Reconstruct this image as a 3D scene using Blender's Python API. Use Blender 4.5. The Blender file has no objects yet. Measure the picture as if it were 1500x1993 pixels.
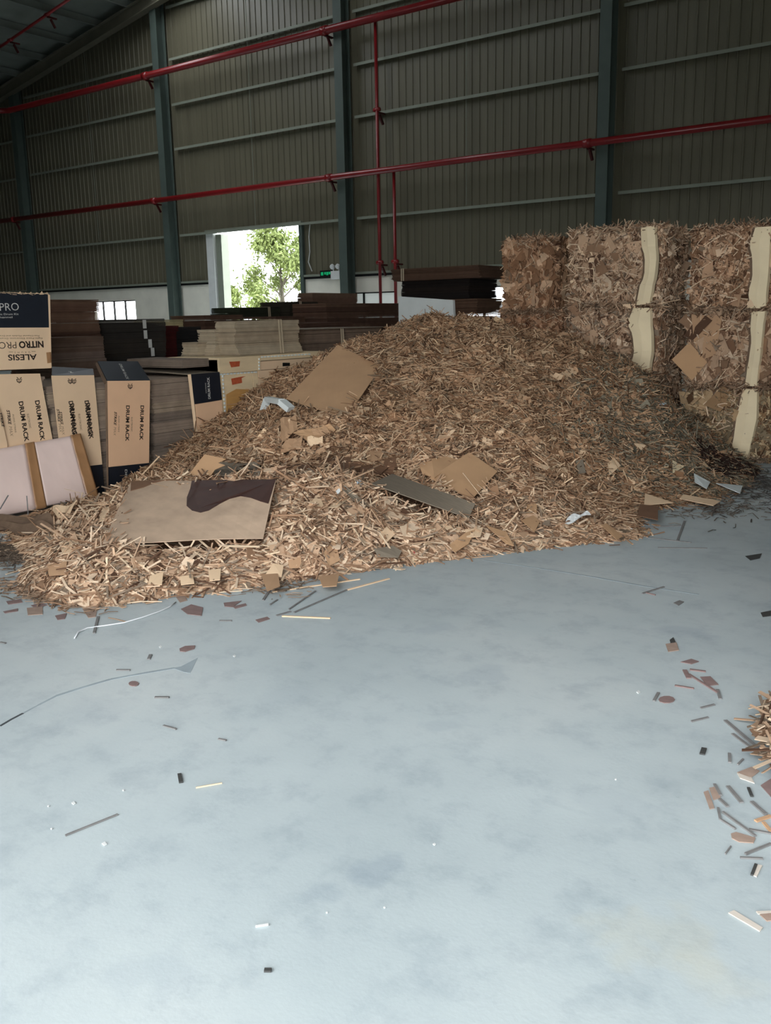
import bpy, math, random
import numpy as np
from mathutils import Vector, Matrix
random.seed(7); RNG = np.random.default_rng(11)
S = bpy.context.scene; COL = S.collection
# ---------------------------------------------------------------- camera
FPX, CH = 1780.0, 1.6
PIT, ROL, YAW = math.radians(12.07), math.radians(-1.07), math.radians(-36.2)
_f = Vector((math.sin(YAW)*math.cos(PIT), math.cos(YAW)*math.cos(PIT), -math.sin(PIT)))
_r = Vector((math.cos(YAW), -math.sin(YAW), 0)); _u = _r.cross(_f)
CR = math.cos(ROL)*_r + math.sin(ROL)*_u; CU = -math.sin(ROL)*_r + math.cos(ROL)*_u; CF = _f
CAM = Vector((0, 0, CH))
cd = bpy.data.cameras.new('camera'); cam = bpy.data.objects.new('camera', cd); COL.objects.link(cam)
cd.sensor_fit = 'VERTICAL'; cd.sensor_height = 24; cd.lens = FPX/1993*24; cd.clip_end = 300
cam.matrix_world = Matrix(((CR.x, CU.x, -CF.x, 0), (CR.y, CU.y, -CF.y, 0), (CR.z, CU.z, -CF.z, CH), (0, 0, 0, 1)))
S.camera = cam
# ---------------------------------------------------------------- sky, daylight, exposure
w = bpy.data.worlds.new('world'); S.world = w; w.use_nodes = True
bg = w.node_tree.nodes['Background']; bg.inputs[0].default_value = (0.93, 0.97, 1.0, 1); bg.inputs[1].default_value = 8.5
S.view_settings.view_transform = 'Standard'; S.view_settings.look = 'None'
S.view_settings.gamma = 1; S.view_settings.use_curve_mapping = False; S.view_settings.exposure = 0.0
S.cycles.use_denoising = True; S.cycles.max_bounces = 7; S.cycles.diffuse_bounces = 5
S.cycles.sample_clamp_indirect = 6
def portal(name, loc, rot, sx, sy):          # portals guide daylight sampling through the doorways and added roof gaps
    l = bpy.data.lights.new(name, 'AREA'); l.shape = 'RECTANGLE'; l.size = sx; l.size_y = sy; l.cycles.is_portal = True
    o = bpy.data.objects.new(name, l); COL.objects.link(o); o.location = loc; o.rotation_euler = rot; return o
BX0, BX1, BZ, BY = -3.8, 3.4, 4.6, -1.0        # the loading doorway behind the photographer
portal('daylight_doorway', ((BX0+BX1)/2, BY-0.1, BZ/2), (math.pi/2, 0, 0), BX1-BX0, BZ)
portal('daylight_added_roof_gap', (-14.6, 10, 12.9), (0, 0, 0), 0.9, 14)  # roof portals sit at unseen gaps added to lift the far wall
portal('daylight_added_roof_gap', (-21.2, 13.4, 11.6), (0, 0, 0), 1.4, 10.8)
portal('daylight_far_door', (-19.2, 20.3, 2.2), (-math.pi/2, 0, 0), 3.7, 4.2)
# ---------------------------------------------------------------- pixel -> world helpers (frame 1500x1993)
def ray(x, y): return CR*((x-750)/FPX) - CU*((y-996.5)/FPX) + CF
def fl(x, y, z=0.0): d = ray(x, y); return CAM + d*((z-CH)/d.z)
def yl(x, y, Y): d = ray(x, y); return CAM + d*(Y/d.y)
def xl(x, y, X): d = ray(x, y); return CAM + d*(X/d.x)
FH = Vector((math.sin(YAW), math.cos(YAW), 0))
def dl(x, y, D): d = ray(x, y); return CAM + d*(D/FH.dot(d))
def on_plane(x, y, p, n): d = ray(x, y); return CAM + d*((p-CAM).dot(n)/d.dot(n))
# ---------------------------------------------------------------- materials
def lin(r, g, b):
    f = lambda c: (c/255/12.92) if c/255 <= .04045 else ((c/255+.055)/1.055)**2.4
    return (f(r), f(g), f(b), 1)
def newmat(name):
    m = bpy.data.materials.new(name); m.use_nodes = True
    return m, m.node_tree, m.node_tree.nodes['Principled BSDF']
def mat(name, c, rough=.85, var=.18, scale=8, metal=0, bump=0, bscale=60, stretch=(1, 1, 1), spec=.3):
    m, nt, b = newmat(name); N, L = nt.nodes, nt.links
    b.inputs['Roughness'].default_value = rough; b.inputs['Metallic'].default_value = metal
    b.inputs['Specular IOR Level'].default_value = spec
    tc = N.new('ShaderNodeTexCoord'); mp = N.new('ShaderNodeMapping'); mp.inputs['Scale'].default_value = stretch
    no = N.new('ShaderNodeTexNoise'); no.inputs['Scale'].default_value = scale; no.inputs['Detail'].default_value = 5
    L.new(tc.outputs['Object'], mp.inputs[0]); L.new(mp.outputs[0], no.inputs['Vector'])
    rp = N.new('ShaderNodeMapRange'); rp.inputs['From Min'].default_value = .3; rp.inputs['From Max'].default_value = .7
    rp.inputs['To Min'].default_value = 1-var; rp.inputs['To Max'].default_value = 1+var
    L.new(no.outputs['Fac'], rp.inputs['Value'])
    mx = N.new('ShaderNodeVectorMath'); mx.operation = 'SCALE'; mx.inputs[0].default_value = c[:3]
    L.new(rp.outputs[0], mx.inputs['Scale']); L.new(mx.outputs[0], b.inputs['Base Color'])
    if bump:
        n2 = N.new('ShaderNodeTexNoise'); n2.inputs['Scale'].default_value = bscale; L.new(mp.outputs[0], n2.inputs['Vector'])
        bp = N.new('ShaderNodeBump'); bp.inputs['Strength'].default_value = bump; bp.inputs['Distance'].default_value = .01
        L.new(n2.outputs['Fac'], bp.inputs['Height']); L.new(bp.outputs[0], b.inputs['Normal'])
    return m
def colmat(name, kind='ATTR', rough=.9):
    m, nt, b = newmat(name); N, L = nt.nodes, nt.links
    b.inputs['Roughness'].default_value = rough; b.inputs['Specular IOR Level'].default_value = .2
    if kind == 'ATTR':
        a = N.new('ShaderNodeAttribute'); a.attribute_name = 'Col'; out = a.outputs['Color']
    else:
        a = N.new('ShaderNodeObjectInfo'); out = a.outputs['Color']
    tc = N.new('ShaderNodeTexCoord'); no = N.new('ShaderNodeTexNoise'); no.inputs['Scale'].default_value = 9
    L.new(tc.outputs['Object'], no.inputs['Vector'])
    rp = N.new('ShaderNodeMapRange'); rp.inputs['To Min'].default_value = .72; rp.inputs['To Max'].default_value = 1.28
    L.new(no.outputs['Fac'], rp.inputs['Value'])
    mx = N.new('ShaderNodeVectorMath'); mx.operation = 'SCALE'
    L.new(out, mx.inputs[0]); L.new(rp.outputs[0], mx.inputs['Scale']); L.new(mx.outputs[0], b.inputs['Base Color'])
    return m
M = {}
M['piece'] = colmat('cardboard_pieces'); M['obj'] = colmat('cardboard_object', 'OBJ')
M['wall'] = mat('painted_sheet_wall', lin(106, 102, 84), .42, .10, 1.2, bump=.1, bscale=6, stretch=(3, 1, .25), spec=.5)
M['masonry'] = mat('white_render', lin(240, 236, 222), .9, .06, 2)
M['steel'] = mat('green_grey_steel', lin(84, 96, 90), .5, .08, 3)
M['girt'] = mat('galvanised_steel', lin(140, 146, 132), .5, .06, 3)
M['roof'] = mat('roof_sheet', lin(122, 128, 122), .6, .12, 1.5)
M['rafter'] = mat('rafter_steel', lin(112, 108, 94), .6, .1, 3)
M['red'] = mat('red_pipe_paint', lin(132, 24, 28), .3, .1, 4, spec=.6)
M['darkred'] = mat('dark_red_paint', lin(72, 22, 22), .5, .1, 4)
M['white'] = mat('white_plastic', lin(222, 224, 222), .5, .04, 5)
M['foam'] = mat('white_foam', lin(226, 232, 230), .8, .05, 5)
M['navy'] = mat('navy_print', lin(26, 32, 42), .45, .12, 10, spec=.5)
M['kraft'] = mat('kraft_board', lin(236, 204, 168), .85, .05, 3)
M['kraft2'] = mat('kraft_board_warm', lin(240, 196, 158), .85, .05, 3)
M['kraftdk'] = mat('kraft_edge', lin(120, 98, 80), .9, .15, 14)
M['ink'] = mat('dark_ink', lin(44, 34, 30), .6, .05, 10)
M['inkfade'] = mat('faded_ink', lin(120, 98, 80), .7, .05, 10)
M['lightink'] = mat('pale_print', lin(206, 204, 198), .6, .03, 10)
M['tan'] = mat('tan_sheet', lin(190, 152, 118), .88, .06, 4)
M['tan2'] = mat('warm_tan_sheet', lin(196, 156, 118), .88, .06, 4)
M['grey'] = mat('grey_board', lin(134, 122, 106), .88, .1, 12, stretch=(1, 6, 1))
M['sheet'] = mat('worn_cardboard', lin(192, 166, 142), .88, .14, 7)
M['stain'] = mat('wet_stain', lin(66, 44, 38), .6, .15, 12)
M['brown'] = mat('brown_sheet', lin(124, 92, 70), .9, .1, 6)
M['ply'] = mat('pale_board', lin(232, 208, 168), .7, .1, 3, stretch=(1, 1, 4))
M['plystain'] = mat('amber_stain', lin(196, 148, 88), .7, .12, 4, stretch=(1, 1, 4))
M['damp'] = mat('grey_damp_patch', lin(190, 182, 164), .7, .1, 6)
M['orange'] = mat('orange_tape', lin(190, 92, 60), .5, .15, 30)
M['black'] = mat('black_plastic', lin(22, 22, 22), .5, .1, 5)
M['pink'] = mat('pink_wrap', lin(248, 222, 212), .45, .07, 3, bump=.35, bscale=7, stretch=(1, 1, .4), spec=.5)
M['tape'] = mat('tan_tape', lin(176, 132, 92), .35, .12, 6, bump=.3, bscale=12, spec=.6)
M['cream'] = mat('cream_board', lin(246, 226, 188), .8, .05, 4)
M['strap'] = mat('pale_strap', lin(206, 188, 160), .5, .05, 9)
M['twine'] = mat('white_twine', lin(226, 228, 230), .5, .03, 9)
M['crack'] = mat('floor_joint_dirt', lin(156, 167, 172), .9, .12, 9)
M['crackdk'] = mat('floor_crack', lin(70, 74, 76), .9, .12, 9)
M['leaf'] = mat('tree_leaf', (.20, .25, .085, 1), .7, .35, .8)
M['bark'] = mat('tree_bark', (.10, .09, .07, 1), .9, .2, 5)
M['yard'] = mat('yard_concrete', lin(170, 168, 160), .9, .1, 1)
m, nt, b = newmat('green_sign_light'); M['signgreen'] = m
b.inputs['Base Color'].default_value = lin(10, 90, 60); b.inputs['Emission Color'].default_value = lin(20, 190, 120); b.inputs['Emission Strength'].default_value = .5
m, nt, b = newmat('frosted_glass'); M['frost'] = m
b.inputs['Base Color'].default_value = lin(190, 194, 190); b.inputs['Roughness'].default_value = .5; b.inputs['Transmission Weight'].default_value = .35
m, nt, b = newmat('window_glass'); M['glass'] = m
b.inputs['Base Color'].default_value = (1, 1, 1, 1); b.inputs['Roughness'].default_value = 0.02; b.inputs['Transmission Weight'].default_value = 1; b.inputs['IOR'].default_value = 1.02
# floor: grey-blue power-floated concrete with scuffs
m, nt, b = newmat('concrete_floor'); M['floor'] = m; N, L = nt.nodes, nt.links
b.inputs['Roughness'].default_value = .5; b.inputs['Specular IOR Level'].default_value = .35
tc = N.new('ShaderNodeTexCoord')
def noise(sc, det=6, st=(1, 1, 1), rough=.55):
    mp = N.new('ShaderNodeMapping'); mp.inputs['Scale'].default_value = st; L.new(tc.outputs['Object'], mp.inputs[0])
    n = N.new('ShaderNodeTexNoise'); n.inputs['Scale'].default_value = sc; n.inputs['Detail'].default_value = det; n.inputs['Roughness'].default_value = rough
    L.new(mp.outputs[0], n.inputs['Vector']); return n.outputs['Fac']
def ramp(src, stops):
    r = N.new('ShaderNodeValToRGB'); e = r.color_ramp.elements
    e[0].position, e[0].color = stops[0]; e[1].position, e[1].color = stops[-1]
    for p, c in stops[1:-1]: k = e.new(p); k.color = c
    L.new(src, r.inputs[0]); return r.outputs[0]
def mix(a, c, fac, mode='MULTIPLY'):
    n = N.new('ShaderNodeMix'); n.data_type = 'RGBA'; n.blend_type = mode
    for s, v in ((n.inputs[6], a), (n.inputs[7], c), (n.inputs[0], fac)):
        if hasattr(v, 'links'): L.new(v, s)
        else: s.default_value = v
    return n.outputs[2]
base = ramp(noise(.7, 7), [(.3, lin(170, 181, 184)), (.5, lin(184, 194, 196)), (.7, lin(197, 204, 204))])
base = mix(base, ramp(noise(5, 8, (1, 1, 1), .7), [(.28, (.78, .80, .83, 1)), (.5, (1, 1, 1, 1)), (.8, (1.04, 1.04, 1.03, 1))]), 1.0)
base = mix(base, ramp(noise(38, 6, (1, 1, 1), .7), [(.22, (.7, .72, .74, 1)), (.36, (1, 1, 1, 1)), (.72, (1, 1, 1, 1)), (.8, (1.12, 1.12, 1.12, 1))]), .8)
base = mix(base, ramp(noise(2.2, 10, (1, 5, 1), .75), [(.3, (.86, .88, .9, 1)), (.42, (1, 1, 1, 1)), (.9, (1, 1, 1, 1))]), .7)
def blotch(px, py, r, strength, tint=(.82, .84, .88, 1)):
    global base
    p = fl(px, py); d = N.new('ShaderNodeVectorMath'); d.operation = 'DISTANCE'
    dist = N.new('ShaderNodeVectorMath'); dist.operation = 'ADD'
    nn = N.new('ShaderNodeTexNoise'); nn.inputs['Scale'].default_value = 7; nn.inputs['Detail'].default_value = 4; L.new(tc.outputs['Object'], nn.inputs['Vector'])
    sc = N.new('ShaderNodeVectorMath'); sc.operation = 'MULTIPLY_ADD'; L.new(nn.outputs['Color'], sc.inputs[0])
    sc.inputs[1].default_value = (r*2.6, r*2.6, 0); sc.inputs[2].default_value = (-r*1.3, -r*1.3, 0)
    L.new(tc.outputs['Object'], dist.inputs[0]); L.new(sc.outputs[0], dist.inputs[1])
    L.new(dist.outputs[0], d.inputs[0]); d.inputs[1].default_value = p
    f = N.new('ShaderNodeMapRange'); f.inputs['From Min'].default_value = r; f.inputs['From Max'].default_value = r*.55
    f.inputs['To Max'].default_value = strength; L.new(d.outputs['Value'], f.inputs['Value'])
    base = mix(base, tint, f.outputs[0])
for a in [(738, 1690, .085, .9), (630, 1735, .06, .6), (948, 1312, .13, .55), (868, 1412, .1, .5), (850, 1225, .12, .5), (1330, 1228, .16, .7), (300, 1900, .12, .4), (190, 1390, .2, .3), (1190, 1560, .12, .25), (560, 1352, .15, .3), (1300, 1830, .16, .8, (1.05, 1.0, .93, 1)), (1370, 1900, .12, .6, (1.05, 1.0, .93, 1)), (1180, 1800, .07, .5, (1.04, 1.0, .94, 1))]: blotch(*a)
L.new(base, b.inputs['Base Color'])
rr = N.new('ShaderNodeMapRange'); rr.inputs['To Min'].default_value = .38; rr.inputs['To Max'].default_value = .62; L.new(noise(4), rr.inputs['Value']); L.new(rr.outputs[0], b.inputs['Roughness'])
bp = N.new('ShaderNodeBump'); bp.inputs['Strength'].default_value = .12; bp.inputs['Distance'].default_value = .004
L.new(noise(60, 4), bp.inputs['Height']); L.new(bp.outputs[0], b.inputs['Normal'])
# ---------------------------------------------------------------- mesh helpers
def tag(o, label=None, cat=None, group=None, kind=None):
    if label: o['label'] = label
    if cat: o['category'] = cat
    if group: o['group'] = group
    if kind: o['kind'] = kind
    return o
def link(name, me, m=None, parent=None, **k):
    o = bpy.data.objects.new(name, me); COL.objects.link(o)
    if m is not None and me is not None and not len(me.materials): me.materials.append(m)
    if parent is not None: o.parent = parent
    return tag(o, **k)
def empty(name, loc=(0, 0, 0), **k):
    o = bpy.data.objects.new(name, None); COL.objects.link(o); o.location = loc; o.empty_display_size = .1
    return tag(o, **k)
def localise(me, o, parent):
    pass
def mesh_vf(name, V, Fs): me = bpy.data.meshes.new(name); me.from_pydata([tuple(v) for v in V], [], Fs); me.update(); return me
class MB:
    def __init__(s): s.V = []; s.F = []
    def box(s, a, b):
        n = len(s.V); (x0, y0, z0), (x1, y1, z1) = a, b
        s.V += [(x0, y0, z0), (x1, y0, z0), (x1, y1, z0), (x0, y1, z0), (x0, y0, z1), (x1, y0, z1), (x1, y1, z1), (x0, y1, z1)]
        s.F += [tuple(n+i for i in f) for f in ((0, 3, 2, 1), (4, 5, 6, 7), (0, 1, 5, 4), (1, 2, 6, 5), (2, 3, 7, 6), (3, 0, 4, 7))]; return s
    def bar(s, p, q, wd, ht, up=(0, 0, 1)):
        p, q = Vector(p), Vector(q); d = (q-p).normalized(); sd = d.cross(Vector(up))
        if sd.length < 1e-4: sd = d.cross(Vector((1, 0, 0)))
        sd.normalize(); u = sd.cross(d); n = len(s.V)
        for e in (p, q):
            for a, c in ((-1, -1), (1, -1), (1, 1), (-1, 1)): s.V.append(tuple(e+sd*(a*wd/2)+u*(c*ht/2)))
        s.F += [tuple(n+i for i in f) for f in ((0, 1, 2, 3), (7, 6, 5, 4), (0, 4, 5, 1), (1, 5, 6, 2), (2, 6, 7, 3), (3, 7, 4, 0))]; return s
    def tube(s, pts, r, seg=10):
        pts = [Vector(p) for p in pts]; n0 = len(s.V)
        rad = r if isinstance(r, (list, tuple)) else [r]*len(pts); ref = Vector((0.13, 0.31, .95)).normalized()
        for i, p in enumerate(pts):
            d = (pts[min(i+1, len(pts)-1)]-pts[max(i-1, 0)]).normalized()
            a = d.cross(ref)
            if a.length < .1: a = d.cross(Vector((1, 0, 0)))
            a.normalize(); c = d.cross(a)
            for k in range(seg): t = 2*math.pi*k/seg; s.V.append(tuple(p+(a*math.cos(t)+c*math.sin(t))*rad[i]))
        for i in range(len(pts)-1):
            for k in range(seg): a0 = n0+i*seg+k; b0 = n0+i*seg+(k+1) % seg; s.F.append((a0, b0, b0+seg, a0+seg))
        s.F.append(tuple(n0+k for k in range(seg))[::-1]); s.F.append(tuple(n0+(len(pts)-1)*seg+k for k in range(seg))); return s
    def slab(s, pts, th, n=None):          # polygon (ordered) extruded by th against its normal
        pts = [Vector(p) for p in pts]
        if n is None:
            n = Vector((0, 0, 0))
            for i in range(len(pts)): n += (pts[i]-pts[0]).cross(pts[(i+1) % len(pts)]-pts[0])
            n.normalize()
        k = len(pts); m0 = len(s.V)
        s.V += [tuple(p) for p in pts]+[tuple(p-n*th) for p in pts]
        s.F.append(tuple(range(m0, m0+k))); s.F.append(tuple(range(m0+2*k-1, m0+k-1, -1)))
        for i in range(k): j = (i+1) % k; s.F.append((m0+j, m0+i, m0+k+i, m0+k+j))
        return s
    def build(s, name, m, parent=None, smooth=False, **k):
        me = mesh_vf(name, s.V, s.F)
        if smooth: me.polygons.foreach_set('use_smooth', [True]*len(me.polygons))
        o = link(name, me, m, parent, **k)
        if parent is None:                # put the origin at the base of the thing
            P = np.array(s.V); c = Vector((P[:, 0].mean(), P[:, 1].mean(), P[:, 2].min()))
            me.transform(Matrix.Translation(-c)); o.location = c
        else:
            me.transform(Matrix.Translation(-world_loc(parent)))
        return o
def world_loc(o):
    v = Vector(o.location)
    while o.parent is not None: o = o.parent; v += Vector(o.location)
    return v
# numpy mass builder: pieces with 3 cross-sections (bent) or 2
def rand_pieces(cen, nrm, Ls, Ws, Ts, tilt, cols, bend=0.0, irregular=0.0, yaw=None):
    n = len(cen)
    a = RNG.normal(size=(n, 3)) if yaw is None else np.stack([np.cos(yaw), np.sin(yaw), np.zeros(n)], 1)
    nn = nrm + RNG.normal(size=(n, 3))*np.asarray(tilt).reshape(-1, 1); nn /= np.linalg.norm(nn, axis=1, keepdims=True)
    ax = a - (a*nn).sum(1, keepdims=True)*nn; ax /= np.linalg.norm(ax, axis=1, keepdims=True)
    ay = np.cross(nn, ax)
    Ls, Ws, Ts = [np.asarray(v)[:, None] for v in (Ls, Ws, Ts)]
    secs = [-.5, 0, .5] if bend else [-.5, .5]; V = []
    bd = RNG.normal(size=(n, 1))*bend if bend else 0
    for t in secs:
        c = cen + ax*Ls*t + (nn*(bd*Ls*(1-4*t*t)) if bend else 0) + (ay*(RNG.normal(size=(n, 1))*bend*.7*Ls*(1-4*t*t)) if bend else 0)
        j1 = 1+RNG.uniform(-irregular, irregular*.4, (n, 1)); j2 = 1+RNG.uniform(-irregular, irregular*.4, (n, 1))
        sh = RNG.uniform(-irregular, irregular, (n, 1))*Ws*.6; sh2 = RNG.uniform(-irregular, irregular, (n, 1))*Ws*.6
        V += [c-ay*Ws/2*j1+ax*sh-nn*Ts/2, c+ay*Ws/2*j2+ax*sh2-nn*Ts/2, c+ay*Ws/2*j2+ax*sh2+nn*Ts/2, c-ay*Ws/2*j1+ax*sh+nn*Ts/2]
    k = len(secs); V = np.stack(V, 1)                                  # n, 4k, 3
    F = [(0, 1, 2, 3), (4*k-1, 4*k-2, 4*k-3, 4*k-4)]
    for i in range(k-1):
        for e in range(4): F.append((4*i+(e+1) % 4, 4*i+e, 4*i+4+e, 4*i+4+(e+1) % 4))
    F = np.array(F); Fs = (F[None]+(np.arange(n)*4*k)[:, None, None]).reshape(-1, 4)
    C = np.repeat(cols, 4*k, axis=0)
    return V.reshape(-1, 3), Fs, C
def mass_mesh(name, parts):
    V = np.concatenate([p[0] for p in parts]); off = 0; Fs = []; 
    for p in parts: Fs.append(p[1]+off); off += len(p[0])
    F = np.concatenate(Fs); C = np.concatenate([p[2] for p in parts])
    me = bpy.data.meshes.new(name); me.vertices.add(len(V)); me.vertices.foreach_set('co', V.astype(np.float32).ravel())
    me.loops.add(F.size); me.loops.foreach_set('vertex_index', F.astype(np.int32).ravel())
    me.polygons.add(len(F)); me.polygons.foreach_set('loop_start', np.arange(0, F.size, 4, dtype=np.int32))
    me.polygons.foreach_set('loop_total', np.full(len(F), 4, np.int32))
    at = me.color_attributes.new('Col', 'FLOAT_COLOR', 'POINT')
    at.data.foreach_set('color', np.concatenate([C, np.ones((len(C), 1))], 1).astype(np.float32).ravel())
    me.update(calc_edges=True); me.shade_flat(); return me
PAL = np.array([lin(196, 163, 134)[:3], lin(222, 196, 168)[:3], lin(150, 118, 93)[:3], lin(142, 124, 106)[:3], lin(98, 72, 56)[:3], lin(232, 206, 174)[:3]])
def palette(n, wts=(.34, .2, .22, .14, .05, .05), jit=.14):
    c = PAL[RNG.choice(len(PAL), n, p=np.array(wts)/sum(wts))]
    return c*(1+RNG.uniform(-jit, jit, (n, 1)))
# ================================================================ SETTING
fo = MB().box((-33, -9, -.2), (24, 20.1, 0)).build('floor', M['floor'], kind='structure')
fo.data.transform(Matrix.Translation(fo.location)); fo.location = (0, 0, 0)
WY = 20.0
def roofz(X): return 9.75+.172*(min(X, -3.0)+29.8) - .172*max(0, X+3.0)
wall = empty('wall_far', (0, WY, 0), kind='structure')
DX0, DX1, DZ = -21.07, -17.36, 4.12
WB = 2.72
# corrugated sheets: one profile mesh per bay panel row
def corrugated(x0, x1, z0, ztop, name):
    P = []; x = x0; pitch = .21
    while x < x1-1e-6:
        for dx, dy in ((0, 0), (.06, 0), (.075, -.02), (.10, -.02), (.115, 0)):
            if x+dx < x1: P.append((x+dx, dy))
        x += pitch
    P.append((x1, 0)); V = []; Fc = []
    for (px, dy) in P:
        zt = ztop if ztop is not None else roofz(px)
        V += [(px, WY+dy, z0), (px, WY+dy, zt)]
    for i in range(len(P)-1): Fc.append((2*i, 2*i+2, 2*i+3, 2*i+1))
    me = mesh_vf(name, V, Fc); me.transform(Matrix.Translation((0, -WY, 0))); return link(name, me, M['wall'], wall)
bays = [-33, -29.78, -22.38, -15.55, -8.4, -1.4, 5.6, 12.6, 24]
for i in range(len(bays)-1):
    a, c = bays[i], bays[i+1]
    if a < DX0 < c:
        corrugated(a, DX0, WB, DZ, 'wall_sheet'); corrugated(DX1, c, WB, DZ, 'wall_sheet'); corrugated(a, c, DZ, None, 'wall_sheet')
    else: corrugated(a, c, WB, None, 'wall_sheet')
# masonry base with door and window holes
WIN = [(-26.9, -24.58, 1.62, 2.27), (-16.3, -14.2, 1.35, 2.24), (-12.2, -9.6, 1.2, 2.27)]
mb = MB(); xs = sorted([-33, 24, DX0, DX1]+[v for wdw in WIN for v in wdw[:2]])
for a, c in zip(xs, xs[1:]):
    mid = (a+c)/2
    if DX0 < mid < DX1: continue
    hole = [wd for wd in WIN if wd[0] < mid < wd[1]]
    if hole: mb.box((a, WY-.02, 0), (c, WY+.2, hole[0][2])); mb.box((a, WY-.02, hole[0][3]), (c, WY+.2, WB-.06))
    else: mb.box((a, WY-.02, 0), (c, WY+.2, WB-.06))
mb.build('wall_base', M['masonry'], wall)
for a, c in ((-33, DX0), (DX1, 24)):
    MB().box((a, WY-.07, WB-.07), (c, WY+.02, WB-.01)).build('wall_sill', M['black'], wall)
    MB().box((a, WY-.09, WB-.01), (c, WY-.03, WB+.05)).build('wall_flashing', M['girt'], wall)
# girts between the columns
gz = [9.6, 7.9, 6.62, 4.14]
for i in range(1, len(bays)-1):
    a, c = bays[i], bays[i+1]
    for z in [4.14, 5.38, 6.62, 7.86, 9.1, 10.5, 11.9, 13.3]:
        if z == 5.38: continue
        if z > roofz(a)-.5: continue
        a2, c2 = a+.28, c-.18
        MB().bar((a2, WY-.1, z), (c2, WY-.1, z), .12, .035).bar((a2, WY-.155, z-.02), (c2, WY-.155, z-.02), .012, .06).build('girt', M['girt'], wall)
    xm = (a+c)/2
    MB().tube([(xm, WY-.1, 4.2), (xm, WY-.1, min(roofz(xm)-.4, 11))], .009, 6).build('sag_rod', M['girt'], wall)
for z in [4.14, 6.62, 7.86]: MB().bar((-33, WY-.1, z-.05), (-30, WY-.1, z-.05), .12, .04).build('girt', M['girt'], wall)
# steel columns
cl = {-29.78: 'dark green steel column at the far left end of the wall', -22.38: 'dark green steel column left of the open doorway',
      -15.55: 'dark green steel column right of the doorway beside the exit sign', -8.4: 'dark green steel column rising behind the bale stacks', -1.4: None}
for X in bays[1:7]:
    t = empty('steel_column', (X, WY-.22, 0)); zt = roofz(X)-.35
    tag(t, cl.get(X) or 'dark steel wall column right of the bale stacks', 'column')
    if X > -2: tag(t, group='columns beyond the bales')
    MB().box((X-.13, WY-.43, 0), (X+.13, WY-.41, zt)).build('flange', M['steel'], t)
    MB().box((X-.13, WY-.12, 0), (X+.13, WY-.10, zt)).build('flange', M['steel'], t)
    MB().box((X-.012, WY-.41, 0), (X+.012, WY-.12, zt)).build('web', M['steel'], t)
    MB().box((X-.2, WY-.47, 0), (X+.2, WY-.06, .025)).build('base_plate', M['steel'], t)
# windows and doorway
for i, (a, c, z0, z1) in enumerate(WIN):
    t = empty('window_%d' % (i+1), ((a+c)/2, WY, z0), kind='structure')
    fr = MB()
    for p, q in (((a, z0), (c, z0)), ((a, z1), (c, z1)), ((a, z0), (a, z1)), ((c, z0), (c, z1))):
        fr.bar((p[0], WY+.05, p[1]), (q[0], WY+.05, q[1]), .06, .06, up=(0, 1, 0) if p[0] == q[0] else (0, 0, 1))
    fr.build('window_frame', M['black'], t)
    n = 4 if i != 1 else 2; zsp = z0+(z1-z0)*.0
    for k in range(1, n):
        x = a+(c-a)*k/n; MB().bar((x, WY+.05, z0), (x, WY+.05, z1), .05, .05, up=(0, 1, 0)).build('mullion', M['black'], t)
    if i == 2: MB().bar((a, WY+.05, (z0+z1)/2), (c, WY+.05, (z0+z1)/2), .04, .04).build('transom', M['black'], t)
    for k in range(n):
        MB().box((a+(c-a)*k/n+.02, WY+.045, z0), (a+(c-a)*(k+1)/n-.02, WY+.052, z1)).build('pane', M['frost'] if i == 1 else M['glass'], t)
    MB().box((a-.05, WY-.08, z0-.05), (c+.05, WY+.1, z0)).build('window_sill', M['masonry'], t)
dr = empty('door_1', ((DX0+DX1)/2, WY, 0), kind='structure')
MB().box((DX0, WY-.06, 0), (DX0+.3, WY+.25, DZ)).build('door_jamb', M['white'], dr)
MB().box((DX0+.34, WY+.0, 0), (DX0+.58, WY+.3, DZ-.05)).build('door_post', M['girt'], dr)
MB().box((DX1, WY-.1, 0), (DX1+.12, WY+.2, DZ)).build('door_jamb', M['steel'], dr)
MB().box((DX0, WY-.1, DZ), (DX1+.1, WY+.1, DZ+.09)).build('door_head', M['girt'], dr)
# side walls, back wall with loading doorway
sl = MB().box((-33.1, -9, 0), (-33, 20, 9.2)).build('wall_left', M['wall'], kind='structure')
MB().box((24, -9, 0), (24.1, 20, 9.2)).build('wall_right', M['wall'], kind='structure')
b_ = MB(); b_.box((-33, BY-.15, 0), (BX0, BY, 9.2)).box((BX1, BY-.15, 0), (24, BY, 9.2)).box((BX0, BY-.15, BZ), (BX1, BY, 9.2))
b_.slab([(-33, BY, 9.2), (24, BY, 5), (24, BY, 5.01), (-3, BY, roofz(-3)), (-33, BY, roofz(-33))], .1, Vector((0, 1, 0)))
b_.build('wall_back', M['wall'], kind='structure')
# roof
roof = empty('ceiling', (0, 0, 9), kind='structure')
for x0, x1, yr in ((-33.5, -21.9, (-9, 20.2)), (-21.9, -20.5, (-9, 8)), (-21.9, -20.5, (18.8, 20.2)), (-20.5, -15.05, (-9, 20.2)), (-15.05, -14.15, (-9, 3)), (-15.05, -14.15, (17, 20.2)), (-14.15, -3, (-9, 20.2)), (-3, 24.5, (-9, 20.2))):
    nm = 'roof_sheet'; nx = 30; V = []; Fc = []   # unseen open gaps, added to brighten the far wall and heap
    for i in range(nx+1):
        X = x0+(x1-x0)*i/nx
        V += [(X, yr[0], roofz(X)), (X, yr[1], roofz(X))]
    for i in range(nx): Fc.append((2*i, 2*i+1, 2*i+3, 2*i+2))
    me = mesh_vf(nm, V, Fc); me.transform(Matrix.Translation((0, 0, -9))); link(nm, me, M['roof'], roof)
X = -32.0
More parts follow.
